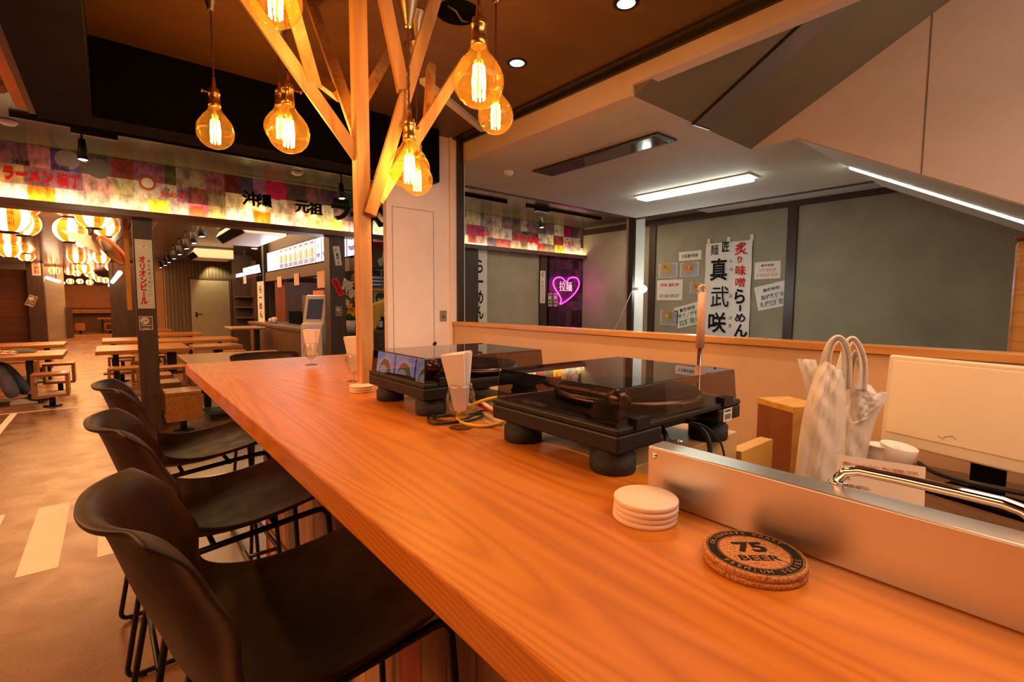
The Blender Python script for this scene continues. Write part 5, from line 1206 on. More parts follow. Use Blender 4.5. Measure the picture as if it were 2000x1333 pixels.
stools = [
    (-0.61, 8.25, 0, 'open box stool nearest the aisle at the table where the person sits'),
    (-0.61, 9.55, 0, 'open box stool behind the table where the person sits'),
    (-1.05, 10.2, 0, 'open box stool between the two left tables'),
    (-1.0, 11.8, 0, 'open box stool behind the second left table'),
    (0.10, 8.4, 0, 'open box stool before the nearer table left of the dark pillar'),
    (0.10, 10.15, 0, 'open box stool between the two tables left of the dark pillar'),
    (0.14, 12.3, 0, 'open box stool behind the farther table left of the dark pillar'),
    (0.52, 5.86, pi / 2, 'closed side box stool right of the dark pillar, nearest to the counter'),
    (0.42, 6.62, pi / 2, 'closed side box stool right of the dark pillar, second behind the counter corner'),
    (0.40, 7.35, pi / 2, 'closed side box stool right of the dark pillar, third behind the counter corner'),
    (0.62, 8.15, 0, 'open box stool behind the large pale table, left one'),
    (0.98, 8.15, 0, 'open box stool behind the large pale table, middle one'),
    (0.36, 9.0, 0, 'open box stool left of the small table'),
    (1.50, 9.75, 0, 'open box stool behind the small table'),
    (1.74, 10.18, 0, 'open box stool before the long middle table, right end'),
    (0.50, 9.95, 0, 'open box stool before the long middle table, left end'),
    (1.75, 11.6, pi / 2, 'closed side box stool at the right end of the long middle table'),
    (-0.98, 26.3, pi / 2, 'far box stool at the end of the aisle, left of the far table'),
    (-0.05, 25.9, 0, 'far open box stool before the small far table'),
]
for i, (x, y, rz, lb) in enumerate(stools):
    o = bs0 if i == 0 else copy_tree(bs0); o.location = (x, y, 0); o.rotation_euler = (0, 0, rz); o['label'] = lb
def grate(x, y, w, d, label):
    t = thing('floor_rack', label, 'floor rack', (x, y, 0), 0, 'black slatted floor racks')
    for k in range(5):
        yy = y - d / 2 + d * (k + 0.5) / 5; mb = MB(); mb.box(x - w / 2, x + w / 2, yy - d * 0.062, yy + d * 0.062, 0.035, 0.055); mb.build('slat', M['metal_black'], t)
    for s in (-1, 0, 1):
        mb = MB(); mb.box(x + s * w * 0.44 - 0.02, x + s * w * 0.44 + 0.02, y - d / 2, y + d / 2, 0, 0.035); mb.build('runner', M['metal_black'], t)
grate(-1.0, 8.75, 0.6, 0.34, 'black slatted floor rack under the table where the person sits')
grate(1.05, 6.45, 0.52, 0.5, 'black slatted floor rack right of the nearest closed box stool')
grate(1.0, 5.55, 0.36, 0.3, 'black slatted floor rack nearest the counter')

# seated person at the left edge -------------------------------------
pe = thing('person', 'person in a grey T-shirt and loose grey trousers seated at the left table', 'person', (-1.15, 8.35, 0))
m_sk = plain('skin', (0.62, 0.36, 0.25), 0.5, 0, 0.05); m_sh = plain('grey_cotton', (0.30, 0.29, 0.32), 0.85, 0, 0.1); m_tr = plain('grey_denim', (0.12, 0.125, 0.14), 0.85, 0, 0.25, 14); m_hr = plain('black_hair', (0.012, 0.01, 0.009), 0.6)
def skin_mesh(name, verts, edges, radii, mat, parent, sub=2, root=0):
    me = bpy.data.meshes.new(name); me.from_pydata([tuple(v) for v in verts], edges, []); me.materials.append(mat)
    o = bpy.data.objects.new(name, me); COL.objects.link(o); o.parent = parent
    md = o.modifiers.new('skin', 'SKIN'); md.use_smooth_shade = True
    sv = me.skin_vertices[0].data
    for i, r in enumerate(radii):
        sv[i].radius = (r, r) if not isinstance(r, tuple) else r
        sv[i].use_root = (i == root)
    s = o.modifiers.new('sub', 'SUBSURF'); s.levels = sub; s.render_levels = sub
    return o
# local frame: x towards the table centre line, y away from us; pelvis at (0,0,.46)
vb = [(0, 0, 0.47), (0.0, 0.01, 0.62), (0.02, 0.03, 0.80), (0.04, 0.05, 0.94), (0.055, 0.065, 1.01), (0.06, 0.08, 1.07),
      (0.05, -0.155, 0.93), (0.12, -0.20, 0.74), (0.27, -0.10, 0.655), (0.34, -0.07, 0.648),
      (0.05, 0.20, 0.95), (0.13, 0.27, 0.76), (0.28, 0.24, 0.665), (0.35, 0.21, 0.655),
      (0.03, -0.10, 0.46), (0.34, -0.13, 0.46), (0.44, -0.12, 0.12), (0.45, -0.12, 0.07),
      (0.03, 0.10, 0.46), (0.36, 0.11, 0.47), (0.56, 0.12, 0.14), (0.58, 0.12, 0.08)]
eb = [(0, 1), (1, 2), (2, 3), (3, 4), (4, 5), (3, 6), (6, 7), (7, 8), (8, 9), (3, 10), (10, 11), (11, 12), (12, 13), (0, 14), (14, 15), (15, 16), (16, 17), (0, 18), (18, 19), (19, 20), (20, 21)]
rb = [0.125, 0.12, 0.135, 0.12, 0.052, 0.05, 0.056, 0.045, 0.032, 0.026, 0.056, 0.045, 0.032, 0.026, 0.085, 0.062, 0.045, 0.04, 0.085, 0.062, 0.045, 0.04]
body = skin_mesh('body', vb, eb, rb, m_sk, pe)
hd = Vector((0.085, 0.095, 1.185))
def headf(u, v):
    a = 2 * pi * v; th = pi * u; r = Vector((0.098 * sin(th) * cos(a), 0.078 * sin(th) * sin(a), 0.118 * cos(th)))
    if r.z < 0: r.x *= 1 - 0.12 * (-r.z / 0.118); r.y *= 1 - 0.22 * (-r.z / 0.118)
    if cos(a) > 0.9 and abs(r.z + 0.01) < 0.03: r.x += 0.018 * (cos(a) - 0.9) / 0.1 * (1 - abs(r.z + 0.01) / 0.03)
    return hd + r
mb = MB(); mb.grid(headf, 20, 28); mb.build('head', m_sk, pe, local=True)
mb = MB(); mb.grid(lambda u, v: hd + Vector((-0.008, 0, 0.012)) + Vector((0.104 * sin(pi * 0.52 * u) * cos(2 * pi * v) * (0.86 if cos(2 * pi * v) > 0 else 1), 0.085 * sin(pi * 0.52 * u) * sin(2 * pi * v), 0.122 * cos(pi * 0.52 * u) - (0.07 * max(0, -cos(2 * pi * v)) * u))), 12, 28); mb.build('hair', m_hr, pe, local=True, solid=0.006)
for s in (-1, 1): mb = MB(); mb.lathe([(0, -0.006), (0.010, -0.003), (0.010, 0.003), (0, 0.006)], hd + Vector((0.086, s * 0.032, 0.006)), 10, (1, 0, 0)); mb.build('eye', M['print_black'], pe, local=True)
mb = MB(); mb.tube([hd + Vector((0.083, -0.022, -0.052)), hd + Vector((0.089, 0, -0.05)), hd + Vector((0.083, 0.022, -0.052))], 0.0045, 6); mb.build('mouth', m_sk, pe, local=True)
for s in (-1, 1): mb = MB(); mb.lathe([(0, -0.01), (0.02, -0.006), (0.026, 0), (0.02, 0.006), (0, 0.01)], hd + Vector((-0.01, s * 0.08, -0.005)), 12, (0.2, 1, 0)); mb.build('ear', m_sk, pe, local=True)
skin_mesh('shirt', [(0, 0.005, 0.52), (0.0, 0.01, 0.64), (0.02, 0.03, 0.81), (0.04, 0.05, 0.945), (0.05, -0.155, 0.935), (0.095, -0.185, 0.815), (0.05, 0.20, 0.955), (0.10, 0.245, 0.83)], [(0, 1), (1, 2), (2, 3), (3, 4), (4, 5), (3, 6), (6, 7)], [0.145, 0.138, 0.15, 0.128, 0.075, 0.072, 0.075, 0.072], m_sh, pe)
skin_mesh('trousers', [(0, 0, 0.47), (0.03, -0.10, 0.465), (0.34, -0.13, 0.465), (0.445, -0.12, 0.085), (0.03, 0.10, 0.465), (0.36, 0.11, 0.475), (0.565, 0.12, 0.09)], [(0, 1), (1, 2), (2, 3), (0, 4), (4, 5), (5, 6)], [0.15, 0.108, 0.085, 0.075, 0.108, 0.085, 0.075], m_tr, pe)
for c, r in ((Vector((0.49, -0.12, 0.0)), 0.0), (Vector((0.61, 0.12, 0.0)), 0.0)):
    mb = MB(); mb.grid(lambda u, v: c + Vector((-0.09 + 0.25 * u, (0.047 - 0.012 * (1 - sin(pi * u))) * cos(pi * v), 0.004 + (0.085 - 0.045 * u) * sin(pi * v) * (0.35 + 0.65 * sin(pi * (0.12 + 0.8 * u))))), 12, 12); mb.build('shoe', M['metal_black'] if c.y > 0 else plain('beige_canvas', (0.4, 0.33, 0.26), 0.7), pe, local=True)
def hand(base, d, up, parent):
    d = Vector(d).normalized(); up = Vector(up).normalized(); s = d.cross(up)
    vs = [base, base + d * 0.045, base + d * 0.085]; ed = [(0, 1), (1, 2)]; rr = [0.024, (0.036, 0.016), (0.036, 0.014)]
    skin_mesh('palm', vs, ed, rr, m_sk, parent, 1)
    for k, (o, ln) in enumerate(((-0.027, 0.066), (-0.009, 0.075), (0.009, 0.07), (0.026, 0.055))):
        b = base + d * 0.075 + s * o
        skin_mesh('finger', [b, b + d * ln * 0.5 + up * 0.006, b + d * ln * 0.85 - up * 0.006, b + d * ln - up * 0.016], [(0, 1), (1, 2), (2, 3)], [0.0095, 0.009, 0.008, 0.007], m_sk, parent, 1)
    b = base + d * 0.025 - s * 0.03
    skin_mesh('thumb', [b, b + d * 0.03 - s * 0.022, b + d * 0.06 - s * 0.022], [(0, 1), (1, 2)], [0.012, 0.010, 0.008], m_sk, parent, 1)
hand(Vector((0.335, -0.07, 0.648)), (1, 0.15, -0.03), (0, 0, 1), body)
hand(Vector((0.345, 0.21, 0.655)), (1, -0.3, -0.03), (0, 0, 1), body)
pe.location = (-1.43, 8.68, 0); pe.rotation_euler = (0, 0, 0.10)
mb = MB(); t = thing('seat_box', 'plain wooden box seat under the seated person', 'stool', (-1.46, 8.67, 0)); mb.box(-1.62, -1.30, 8.52, 8.82, 0.0, 0.33); mb.build('body', M['table_wood'], t)
p = onz(13, 679, TH); bgm = thing('cloth_bundle', 'folded dark green cloth beside the forearm of the person on the table', 'cloth', (p.x, p.y, TH))
mb = MB(); mb.grid(lambda u, v: Vector((-1.10 + 0.30 * u, 9.02 + 0.2 * v, TH + 0.005 + 0.05 * (sin(pi * u) * sin(pi * v)) ** 0.5 + 0.006 * sin(20 * v))), 14, 12); mb.build('cloth', plain('green_cloth', (0.07, 0.08, 0.045), 0.85), bgm)
p0, p1 = onz(15, 672, TH + 0.0), onz(32, 670, TH); t = thing('chopstick_tray', 'small pale wooden stick lying on the second left table', 'stick', (-1.0, 10.9, TH)); mb = MB(); mb.bar((-1.02, 10.75, TH + 0.008), (-0.93, 11.1, TH + 0.008), 0.02, 0.014); mb.build('stick', M['yellow_wood'], t)

# lanterns -----------------------------------------------------------
def make_lantern(nst=10):
    t = thing('paper_lantern', 'x', 'lantern', (0, 0, 0), 0, 'striped paper lanterns of the food court')
    mb = MB(); n = 30; mrow = 10; prof = [(0.2 * sin(pi * (0.14 + 0.72 * k / mrow)) * 1.0, 0.175 * -cos(pi * (0.14 + 0.72 * k / mrow)) / cos(pi * 0.14)) for k in range(mrow + 1)]
    mb.lathe(prof, (0, 0, 0), n, cap=False)
    for i in range(len(mb.f)):
        s = (i % n) * nst // n; mb.mi[i] = s % 2
    mb.build('paper_shade', [M['lantern_white'], M['lantern_orange']], t, local=True)
    for z0, z1, nm in ((0.165, 0.19, 'top_ring'), (-0.19, -0.165, 'bottom_ring')):
        mb = MB(); mb.lathe([(0.0, z0), (0.088, z0), (0.088, z1), (0.0, z1)], (0, 0, 0), 16); mb.build(nm, M['metal_black'], t, local=True)
    mb = MB(); mb.tube([(0, 0, 0.19), (0, 0, 0.24)], 0.004, 5); mb.build('hook', M['metal_black'], t, local=True)
    return t
la = make_lantern()
lan = [(16, 424, 66, 'large striped lantern at the upper left corner of the aisle, cut by the picture edge'), (45, 436, 54, 'large striped lantern overlapped by the one at the picture edge'), (18, 487, 36, 'striped lantern low at the left, before the plank wall'), (48, 480, 33, 'striped lantern half behind the far left pillar, upper'), (51, 498, 28, 'striped lantern half behind the far left pillar, lower'),
       (137, 450, 52, 'big striped lantern in the middle of the aisle'), (182, 420, 58, 'striped lantern touching the beam, left of the dark pillar'), (205, 441, 47, 'striped lantern below the one touching the beam'), (149, 502, 29, 'striped lantern under the big middle one, left of a close pair'), (165, 504, 27, 'striped lantern under the big middle one, right of a close pair'), (198, 503, 28, 'striped lantern partly behind the round mirror'),
       (106, 529, 20, 'small far lantern left of the row'), (136, 531, 18, 'small far lantern in the left row, first'), (150, 534, 16, 'small far lantern in the left row, second'), (165, 524, 24, 'small lantern heading the bright cluster'), (174, 534, 20, 'small lantern second in the bright cluster'), (181, 540, 16, 'small lantern third in the bright cluster'), (137, 550, 14, 'tiny lantern in the far row, leftmost'), (156, 550, 13, 'tiny lantern in the far row, second'), (175, 552, 14, 'tiny lantern in the far row, third'), (193, 546, 15, 'tiny lantern in the far row, fourth'), (206, 548, 15, 'tiny lantern in the far row, fifth'), (218, 520, 22, 'small lantern at the right of the aisle under the mirror'), (228, 524, 19, 'small lantern at the far right of the aisle')]
for i, (px, py, w, lb) in enumerate(lan):
    c = dep(px, py, FPX * 0.4 / w); o = la if i == 0 else copy_tree(la)
    if w <= 20: o.scale = (0.82,) * 3
    if c.y > 26.8 - 1.2 * (i % 4): q = ony(px, py, 26.8 - 1.2 * (i % 4)); o.scale = (0.85 * (q - CAM).length / (c - CAM).length,) * 3; c = q
    o.location = c; o.rotation_euler = (0, 0, (0.35, 1.0, 0.6, 0.1, 0.9, 0.8)[i % 6]); o['label'] = lb
    top = 2.56
    if c.z + 0.24 < top: mb = MB(); mb.tube([(c.x, c.y, c.z + 0.24), (c.x, c.y, top)], 0.003, 5); mb.build('cord', M['metal_black'], o)
    if i in (0, 1, 5):
        dv = (CAM - c); dv.z = 0; dv.normalize(); rr = Z.cross(dv)
        lettering('沖縄元祖' if i == 0 else 'ラーメン', c + dv * 0.203 + rr * (0.02 if i == 0 else 0.07), rr, Z, w=0.06, h=0.24, mat=M['print_black'], parent=o, vertical=True, off=0.002)
# long bare tubes glowing in the far aisle
for px0, py0, px1, py1, d0, d1, lb in ((92, 543, 124, 553, 15, 18, 'glowing white tube row on the left of the far aisle'), (214, 558, 234, 533, 17, 11, 'glowing white tube row on the right of the far aisle')):
    a, b = dep(px0, py0, d0), dep(px1, py1, d1); t = thing('tube_light', lb, 'light', (a + b) / 2); mb = MB(); mb.tube([a, b], 0.05, 8); mb.build('tube', emit('glowing_tube', (1.0, 0.86, 0.62), 5), t)
    mb = MB(); mb.box(-0.01, 0.01, -0.01, 0.01, 0, 2.56 - ((a + b) / 2).z, Matrix.Translation((a + b) / 2)); mb.build('hanger', M['metal_black'], t)
# enamel shade lamp and round mirror
c = dep(160, 474, 6.5); t = thing('shade_lamp', 'tilted white enamel shade lamp with a glowing bulb before the lanterns', 'lamp', c)
ax = (CR * 0.56 + CU * 0.79 + CF * 0.2).normalized()
mb = MB(); mb.lathe([(0.03, 0.13), (0.05, 0.10), (0.23, 0.01), (0.25, 0.0), (0.23, 0.004), (0.05, 0.09)], c, 28, ax, cap=False); mb.build('shade', M['white_gloss'], t)
mb = MB(); mb.lathe([(0, -0.06), (0.04, -0.045), (0.055, 0), (0.04, 0.04), (0, 0.06)], c - ax * 0.01, 16, ax); mb.build('bulb', emit('white_hot_bulb', (1.0, 0.85, 0.6), 14), t)
mb = MB(); mb.tube([c + ax * 0.12, c + ax * 0.2, Vector((c.x + 0.12, c.y, c.z + 0.28)), Vector((c.x + 0.12, c.y, 2.56))], 0.012, 8); mb.build('arm', M['dark_bronze'], t)
c = dep(217, 492, 6.7); t = thing('round_mirror', 'round convex mirror with an orange rim hung beside the dark pillar', 'mirror', c)
ax = (CU * -0.62 - CF * 0.62 - CR * 0.42).normalized()
mb = MB(); mb.lathe([(0, 0.05), (0.09, 0.042), (0.16, 0.022), (0.215, 0)], c, 32, ax, cap=False); mb.build('mirror_glass', plain('mirror_surface', (0.72, 0.66, 0.58), 0.3, 1.0, 0.02), t)
mb = MB(); mb.lathe([(0.212, 0.006), (0.235, 0.0), (0.24, -0.02), (0.22, -0.05), (0.0, -0.055)], c, 32, ax, cap=False); mb.build('rim', plain('orange_rim', (0.45, 0.10, 0.02), 0.35), t)
mb = MB(); q = c - ax * 0.05; mb.tube([q, q + Z * 0.12 + CR * 0.05, q + Z * 0.2 + CR * 0.16, Vector((0.2, 6.1, c.z + 0.1))], 0.009, 8); mb.build('bracket', M['dark_bronze'], t)
# far left pillar with its plates
pl = pillar('far dark pillar at the plank wall carrying two small signs', -1.98, -1.60, 21.4, 21.75, 2.56)
c = ony(70, 516, 21.39); sticker('shop_sticker', Vector((c.x, 21.395, c.z)), 0.20, 0.72, 0, M['enamel'], 'pale plate with five red and black characters on the far left pillar', (('八多木肥料', 0.0, 0.6, 0.86, M['print_red']),), None, 0, 0, bold=0.02)
c = ony(68, 588, 21.39); food_card(Vector((c.x - 0.08, 21.393, c.z)), 0.20, 0.34, 'tilted white card on the far left pillar', *turn(X, Z, -0.4), seed=31)
# orange hanging strip and red card by the dark pillar
c0, c1 = ony(249, 520, 6.4), ony(251, 606, 6.4)
t = thing('hanging_strip', 'narrow orange paper strip hanging left of the dark pillar', 'banner', (c0.x, 6.4, c1.z)); mb = MB(); mb.box(c0.x - 0.02, c0.x + 0.02, 6.4, 6.404, c1.z, 2.56); mb.build('strip', M['print_orange'], t)
# far wall panels at the end of the aisle
mb = MB(); mb.box(-1.5, 0.5, 27.86, 28.0, 1.02, 2.0); mb.box(-1.5, 0.5, 27.7, 28.0, 0.80, 0.98); struct('trim_13', mb, plain('orange_board', (0.36, 0.15, 0.05), 0.5, 0, 0.1))
mb = MB(); mb.box(0.0, 0.62, 19.3, 19.5, 0, 2.56); mb.box(0.3, 0.62, 6.5, 6.6, 2.2, 2.56); struct('trim_14', mb, M['dark_wood'])

# ceiling units, spots and downlights of the food court ----------------
def air_unit(px0, px1, y, z, dx, dy, label):
    a = ony(px0, 480, y); b = ony(px1, 480, y)
    t = thing('air_conditioner', label, 'air conditioner', ((a.x + b.x) / 2, y + dy / 2, z + 0.1), 0, 'white ceiling air conditioners')
    mb = MB(); mb.prism([Vector((a.x, y, z)), Vector((b.x, y, z)), Vector((b.x, y, 2.54)), Vector((a.x + 0.0, y, 2.54)), Vector((a.x - 0.06, y, z + 0.14))], (0, dy, 0)); mb.build('casing', M['white_gloss'], t, bevel=0.01)
    mb = MB(); mb.prism([Vector((a.x - 0.002, y + 0.04, z + 0.012)), Vector((a.x - 0.002, y + dy - 0.04, z + 0.012)), Vector((a.x - 0.055, y + dy - 0.04, z + 0.125)), Vector((a.x - 0.055, y + 0.04, z + 0.125))], (-0.006, 0, -0.003)); mb.build('outlet', M['black'], t)
    for k in (1, 2): 
        s = k / 3; mb = MB(); mb.box(a.x - 0.07 * s - 0.008, a.x - 0.07 * s + 0.002, y + 0.04, y + dy - 0.04, z + 0.012 + 0.115 * s, z + 0.02 + 0.115 * s); mb.build('louvre', M['white_gloss'], t)
def airx(px0, py0, px1, py1, px2, py2, z, label):
    """unit whose lower face has its left corner, near right corner and depth given by pixels"""
    a, b, c = onz(px0, py0, z), onz(px1, py1, z), onz(px2, py2, z)
    t = thing('air_conditioner', label, 'air conditioner', ((a + b + c) / 3), 0, 'white ceiling air conditioners')
    x0, x1, y0, y1 = a.x, b.x, min(a.y, b.y), c.y
    mb = MB(); mb.prism([Vector((x0, y0, z)), Vector((x1, y0, z)), Vector((x1, y0, 2.54)), Vector((x0 - 0.03, y0, 2.54)), Vector((x0 - 0.10, y0, z + 0.12))], (0, y1 - y0, 0)); mb.build('casing', M['white_gloss'], t, bevel=0.01)
    mb = MB(); mb.prism([Vector((x0 - 0.006, y0 + 0.06, z + 0.01)), Vector((x0 - 0.006, y1 - 0.06, z + 0.01)), Vector((x0 - 0.095, y1 - 0.06, z + 0.11)), Vector((x0 - 0.095, y0 + 0.06, z + 0.11))], (-0.006, 0, -0.004)); mb.build('outlet', M['black'], t)
airx(441, 475, 560, 462, 520, 484, 2.30, 'white ceiling air conditioner near the picture band lower edge')
airx(365, 514, 441, 512, 372, 502, 2.30, 'white ceiling air conditioner farther back before the corrugated wall')
mb = None
for i, (px, py, y) in enumerate(((393, 452, 8.0), (378, 466, 9.0), (363, 478, 10.2), (350, 490, 11.4), (339, 499, 12.8), (329, 507, 14.2), (322, 513, 15.6), (313, 518, 17.0))):
    spot((px, py), y, 2.54, 'black food court spotlight, number %s from the front in the row beside the dark pillar' % ('one', 'two', 'three', 'four', 'five', 'six', 'seven', 'eight')[i], h=0.16 , r=0.05, group='row of black food court spotlights', tilt=(0.1, -0.1, -1), e=0)
for px, py, lb in ((571, 458, 'first from the beam'), (497, 486, 'second from the beam'), (470, 496, 'third from the beam'), (447, 504, 'fourth from the beam')):
    p = onz(px, py, 2.54); t = thing('ceiling_downlight', 'small round downlight over the shop front, ' + lb, 'ceiling light', p, 0, 'downlights over the shop front')
    mb = MB(); mb.lathe([(0, -0.004), (0.055, -0.004), (0.06, 0)], p, 16, cap=False); mb.build('lens', M['led'], t)
    if 'fourth' in lb: lamp('wall_wash', 'SPOT', (p.x - 0.3, 16.9, 2.5), 60, (1.0, 0.85, 0.45), 0.05, to=(2.6, 17.2, 1.6), spot=90)
# door in the far wall, mat
a, b = ony(376, 676, 17.19), ony(447, 548, 17.19)
mb = MB(); mb.box(a.x, b.x, 17.15, 17.2, 0, b.z); struct('door_2', mb, plain('cream_door', (0.40, 0.32, 0.20), 0.5, 0, 0.06), bevel=0.01)
mb = MB(); mb.box(a.x - 0.06, a.x, 17.14, 17.2, 0, b.z + 0.06); mb.box(b.x, b.x + 0.06, 17.14, 17.2, 0, b.z + 0.06); mb.box(a.x, b.x, 17.14, 17.2, b.z, b.z + 0.06); struct('trim_15', mb, M['brown_wood'])
h_ = ony(384, 614, 17.13); mb = MB(); mb.box(h_.x - 0.025, h_.x + 0.025, 17.135, 17.15, h_.z - 0.09, h_.z + 0.06); mb.tube([(h_.x, 17.13, h_.z), (h_.x, 17.10, h_.z), (h_.x + 0.14, 17.10, h_.z)], 0.012, 8); mb.build('door_handle', M['dark_bronze'], bpy.data.objects['door_2'])
a, b = onz(436, 680, 0), onz(484, 676, 0); t = thing('door_mat', 'dark mat lying before the cream far door', 'mat', ((a.x + b.x) / 2, 15.9, 0)); mb = MB(); mb.box(a.x, b.x, 15.6, 16.5, 0.0005, 0.012); mb.build('mat', M['dark_wood'], t)
t = thing('extinguisher_box', 'dark low box beside the cream far door', 'box', (b.x + 0.2, 17, 0)); mb = MB(); mb.box(3.05, 3.5, 16.85, 17.15, 0, 0.28); mb.build('body', M['dark_wood'], t)

# ramen shop front along the right ------------------------------------
XS = 2.02
ct = thing('order_counter', 'dark wooden order counter of the ramen shop', 'counter', (2.3, 8.2, 0))
mb = MB(); mb.box(XS, 2.55, 6.95, 10.2, 0, 0.90); mb.build('front', M['brown_wood'], ct)
mb = MB(); mb.box(XS - 0.03, 2.58, 6.92, 10.25, 0.90, 0.95); mb.build('top', M['brown_wood'], ct, bevel=0.004)
c0 = ony(680, 648, 6.3)
fc_ = thing('flower_counter', 'low dark counter carrying the flowers, behind the timber post', 'counter', (2.8, 6.3, 0))
mb = MB(); mb.box(2.38, 3.4, 6.22, 6.34, 0, 0.90); mb.build('front', M['dark_wood'], fc_); mb = MB(); mb.box(2.38, 3.4, 6.2, 6.8, 0.90, 0.925); mb.build('top', M['brown_wood'], fc_)
XM = 2.40
fa_ = thing('shop_fascia', 'dark timber fascia beam above the ramen shop opening', 'fascia', (XM, 8.2, 1.7))
mb = MB(); mb.box(XM, XM + 0.2, 6.2, 10.7, 1.72, 1.89); mb.build('beam', M['brown_wood'], fa_); mb = MB(); mb.box(XM + 0.06, XM + 0.2, 6.2, 10.7, 2.28, 2.538); mb.build('upper_board', M['dark_wood'], fa_)
mb = MB(); mb.box(XM - 0.02, XM + 0.06, 10.62, 10.74, 0, 2.5); mb.build('end_post', M['metal_black'], fa_)
# illuminated menu panels
ys0, ys1 = 5.72, 10.42
edges = [521, 534, 551, 566, 583, 602, 620, 636, 655, 678, 699, 728]
ye = [onx(px, 500, XM).y for px in (521, 536, 545, 554, 563, 572, 582, 593, 604, 616, 628, 641, 658, 677, 699, 721)]
m_menu = tinted('lit_menu_panel', 0.3, 0.06, 30, 0.95)
mn = thing('menu_board_frame', 'black frame row holding the lit menu panels', 'frame', (XM, 8, 1.9)); mb = MB(); mb.box(XM + 0.01, XM + 0.05, ye[-1], ye[0], 1.895, 2.275); mb.build('backing', M['black'], mn)
for i in range(len(ye) - 1):
    random.seed(i + 50); y1, y0 = ye[i], ye[i + 1]; g_ = 0.045
    t = thing('menu_lightbox', ('lit white menu panel, number %d from the far end, ' % (i + 1)).replace('number ', '') + ('with small print', 'with a ramen bowl picture', 'with a blue bowl picture')[0 if i < 2 else 1 if i < 8 else 2], 'menu panel', (XM, (y0 + y1) / 2, 1.91), 0, 'lit menu panels over the ramen shop')
    t['label'] = 'lit menu panel %s in the row over the ramen shop' % ('at the far end', 'second from the far end', 'third from the far end', 'fourth from the far end', 'fifth from the far end', 'sixth from the far end', 'seventh from the far end', 'eighth from the far end', 'ninth from the far end', 'tenth from the far end', 'fifth before the near end', 'left of the stickered pillar', 'hidden by the stickered pillar', 'right of the stickered pillar', 'touching the timber post')[i]
    mb = MB(); mb.c = (0.86, 0.93, 1.0); slab(mb, Vector((XM, (y0 + y1) / 2, 2.085)), WR, WU, (y1 - y0) - g_, 0.35, 0.008)
    cy, w = (y0 + y1) / 2, (y1 - y0) - g_
    if i < 2:
        mb.c = (0.3, 0.33, 0.4)
        for k in range(7): rect(mb, Vector((XM, cy, 2.2 - 0.04 * k)), WR, WU, w * 0.5, 0.010, 0.001)
    elif i < 9:
        mb.c = (0.85, 0.12, 0.10); rect(mb, Vector((XM, cy, 2.22)), WR, WU, w * 0.7, 0.04, 0.001)
        mb.c = (0.55, 0.30, 0.08); disc(mb, Vector((XM, cy, 2.07)), WR, WU, w * 0.34, w * 0.34, 0.001); mb.c = (0.2, 0.4, 0.08); disc(mb, Vector((XM, cy + 0.02, 2.09)), WR, WU, w * 0.14, w * 0.14, 0.002)
        mb.c = (0.16, 0.2, 0.3); rect(mb, Vector((XM, cy, 1.955)), WR, WU, w * 0.9, 0.07, 0.001)
    else:
        mb.c = (0.06, 0.08, 0.42)
        pts = [Vector((XM - 0.002, cy + w * 0.4 * cos(a), 2.06 + 0.09 * sin(a))) for a in [pi + pi * k / 10 for k in range(11)]]; pts2 = [Vector((XM - 0.002, p.y, 2.06 + (p.z - 2.06) * 0.35)) for p in pts[::-1]]
        mb.add(pts + pts2, [tuple(range(22))])
        mb.c = (0.7, 0.3, 0.1); disc(mb, Vector((XM, cy, 2.14)), WR, WU, w * 0.12, w * 0.12, 0.002)
    mb.keepn = False; mb.build('panel', m_menu, t)
lamp('flower_fill', 'POINT', (2.6, 6.15, 2.0), 5, (1.0, 0.8, 0.6), 0.06)  # added point fill to brighten the orchid and bouquet
area_strip('menu_glow', (XM - 0.12, 8.2, 2.06), (0, radians(90), 0), 0.35, 4.2, 18, (0.78, 0.86, 1.0)).rotation_euler = (0, radians(90), 0)
# shop name sign
ss = thing('shop_sign', 'glowing white letter sign hanging at the far end of the ramen shop', 'sign', (XM, 12, 1.95))
a, b, c, d = onx(457, 540, XM), onx(477, 534, XM), onx(478, 529, XM), onx(511, 521, XM)
me_ = emit('white_letters', (0.86, 0.97, 1.0), 1.5)
lettering('HOKKAIDO RAMEN', (a + b) / 2 + Vector((-0.02, 0, -0.02)), WR, WU, w=abs(a.y - b.y), h=0.085, mat=me_, parent=ss, bold=0.03, depth=0.015)
lettering('SANTOUKA', (c + d) / 2 + Vector((-0.02, 0, -0.035)), WR, WU, w=abs(c.y - d.y), h=0.17, mat=me_, parent=ss, bold=0.03, depth=0.015)
mb = MB()
for q in (a, c, d): mb.box(XM, XM + 0.012, q.y - 0.006, q.y + 0.006, q.z, 2.54)
mb.box(XM + 0.0, XM + 0.01, d.y, a.y, 1.86, 1.875); mb.build('hangers', M['metal_black'], ss)
def strip(px0, py0, px1, py1, x, label, m=M['paper'], txt=None, name='paper_sign', group=None):
    a, b = onx(px0, py0, x), onx(px1, py1, x); c = (a + b) / 2; w = max(abs(a.y - b.y), 0.08); h = abs(a.z - b.z)
    t = thing(name, label, 'sign', (x, c.y, b.z), 0, group); mb = MB(); slab(mb, c, WR, WU, w, h, 0.004); k = mb.build('sheet', m, t)
    if txt: lettering(txt, c, WR, WU, w=w * 0.5, h=h * 0.8, mat=M['print_black'], parent=k, vertical=True, bold=0.03)
    return t
strip(502, 551, 517, 630, 2.12, 'tall white banner with brushed black characters at the far end of the order counter', txt='らーめん', name='cloth_banner')
strip(475, 540, 481, 554, XM, 'short white paper tag hanging below the glowing letter sign')
strip(541, 541, 550, 561, XM - 0.01, 'pinkish menu slip under the fascia, left one', plain('pink_paper', (0.7, 0.45, 0.32), 0.7))
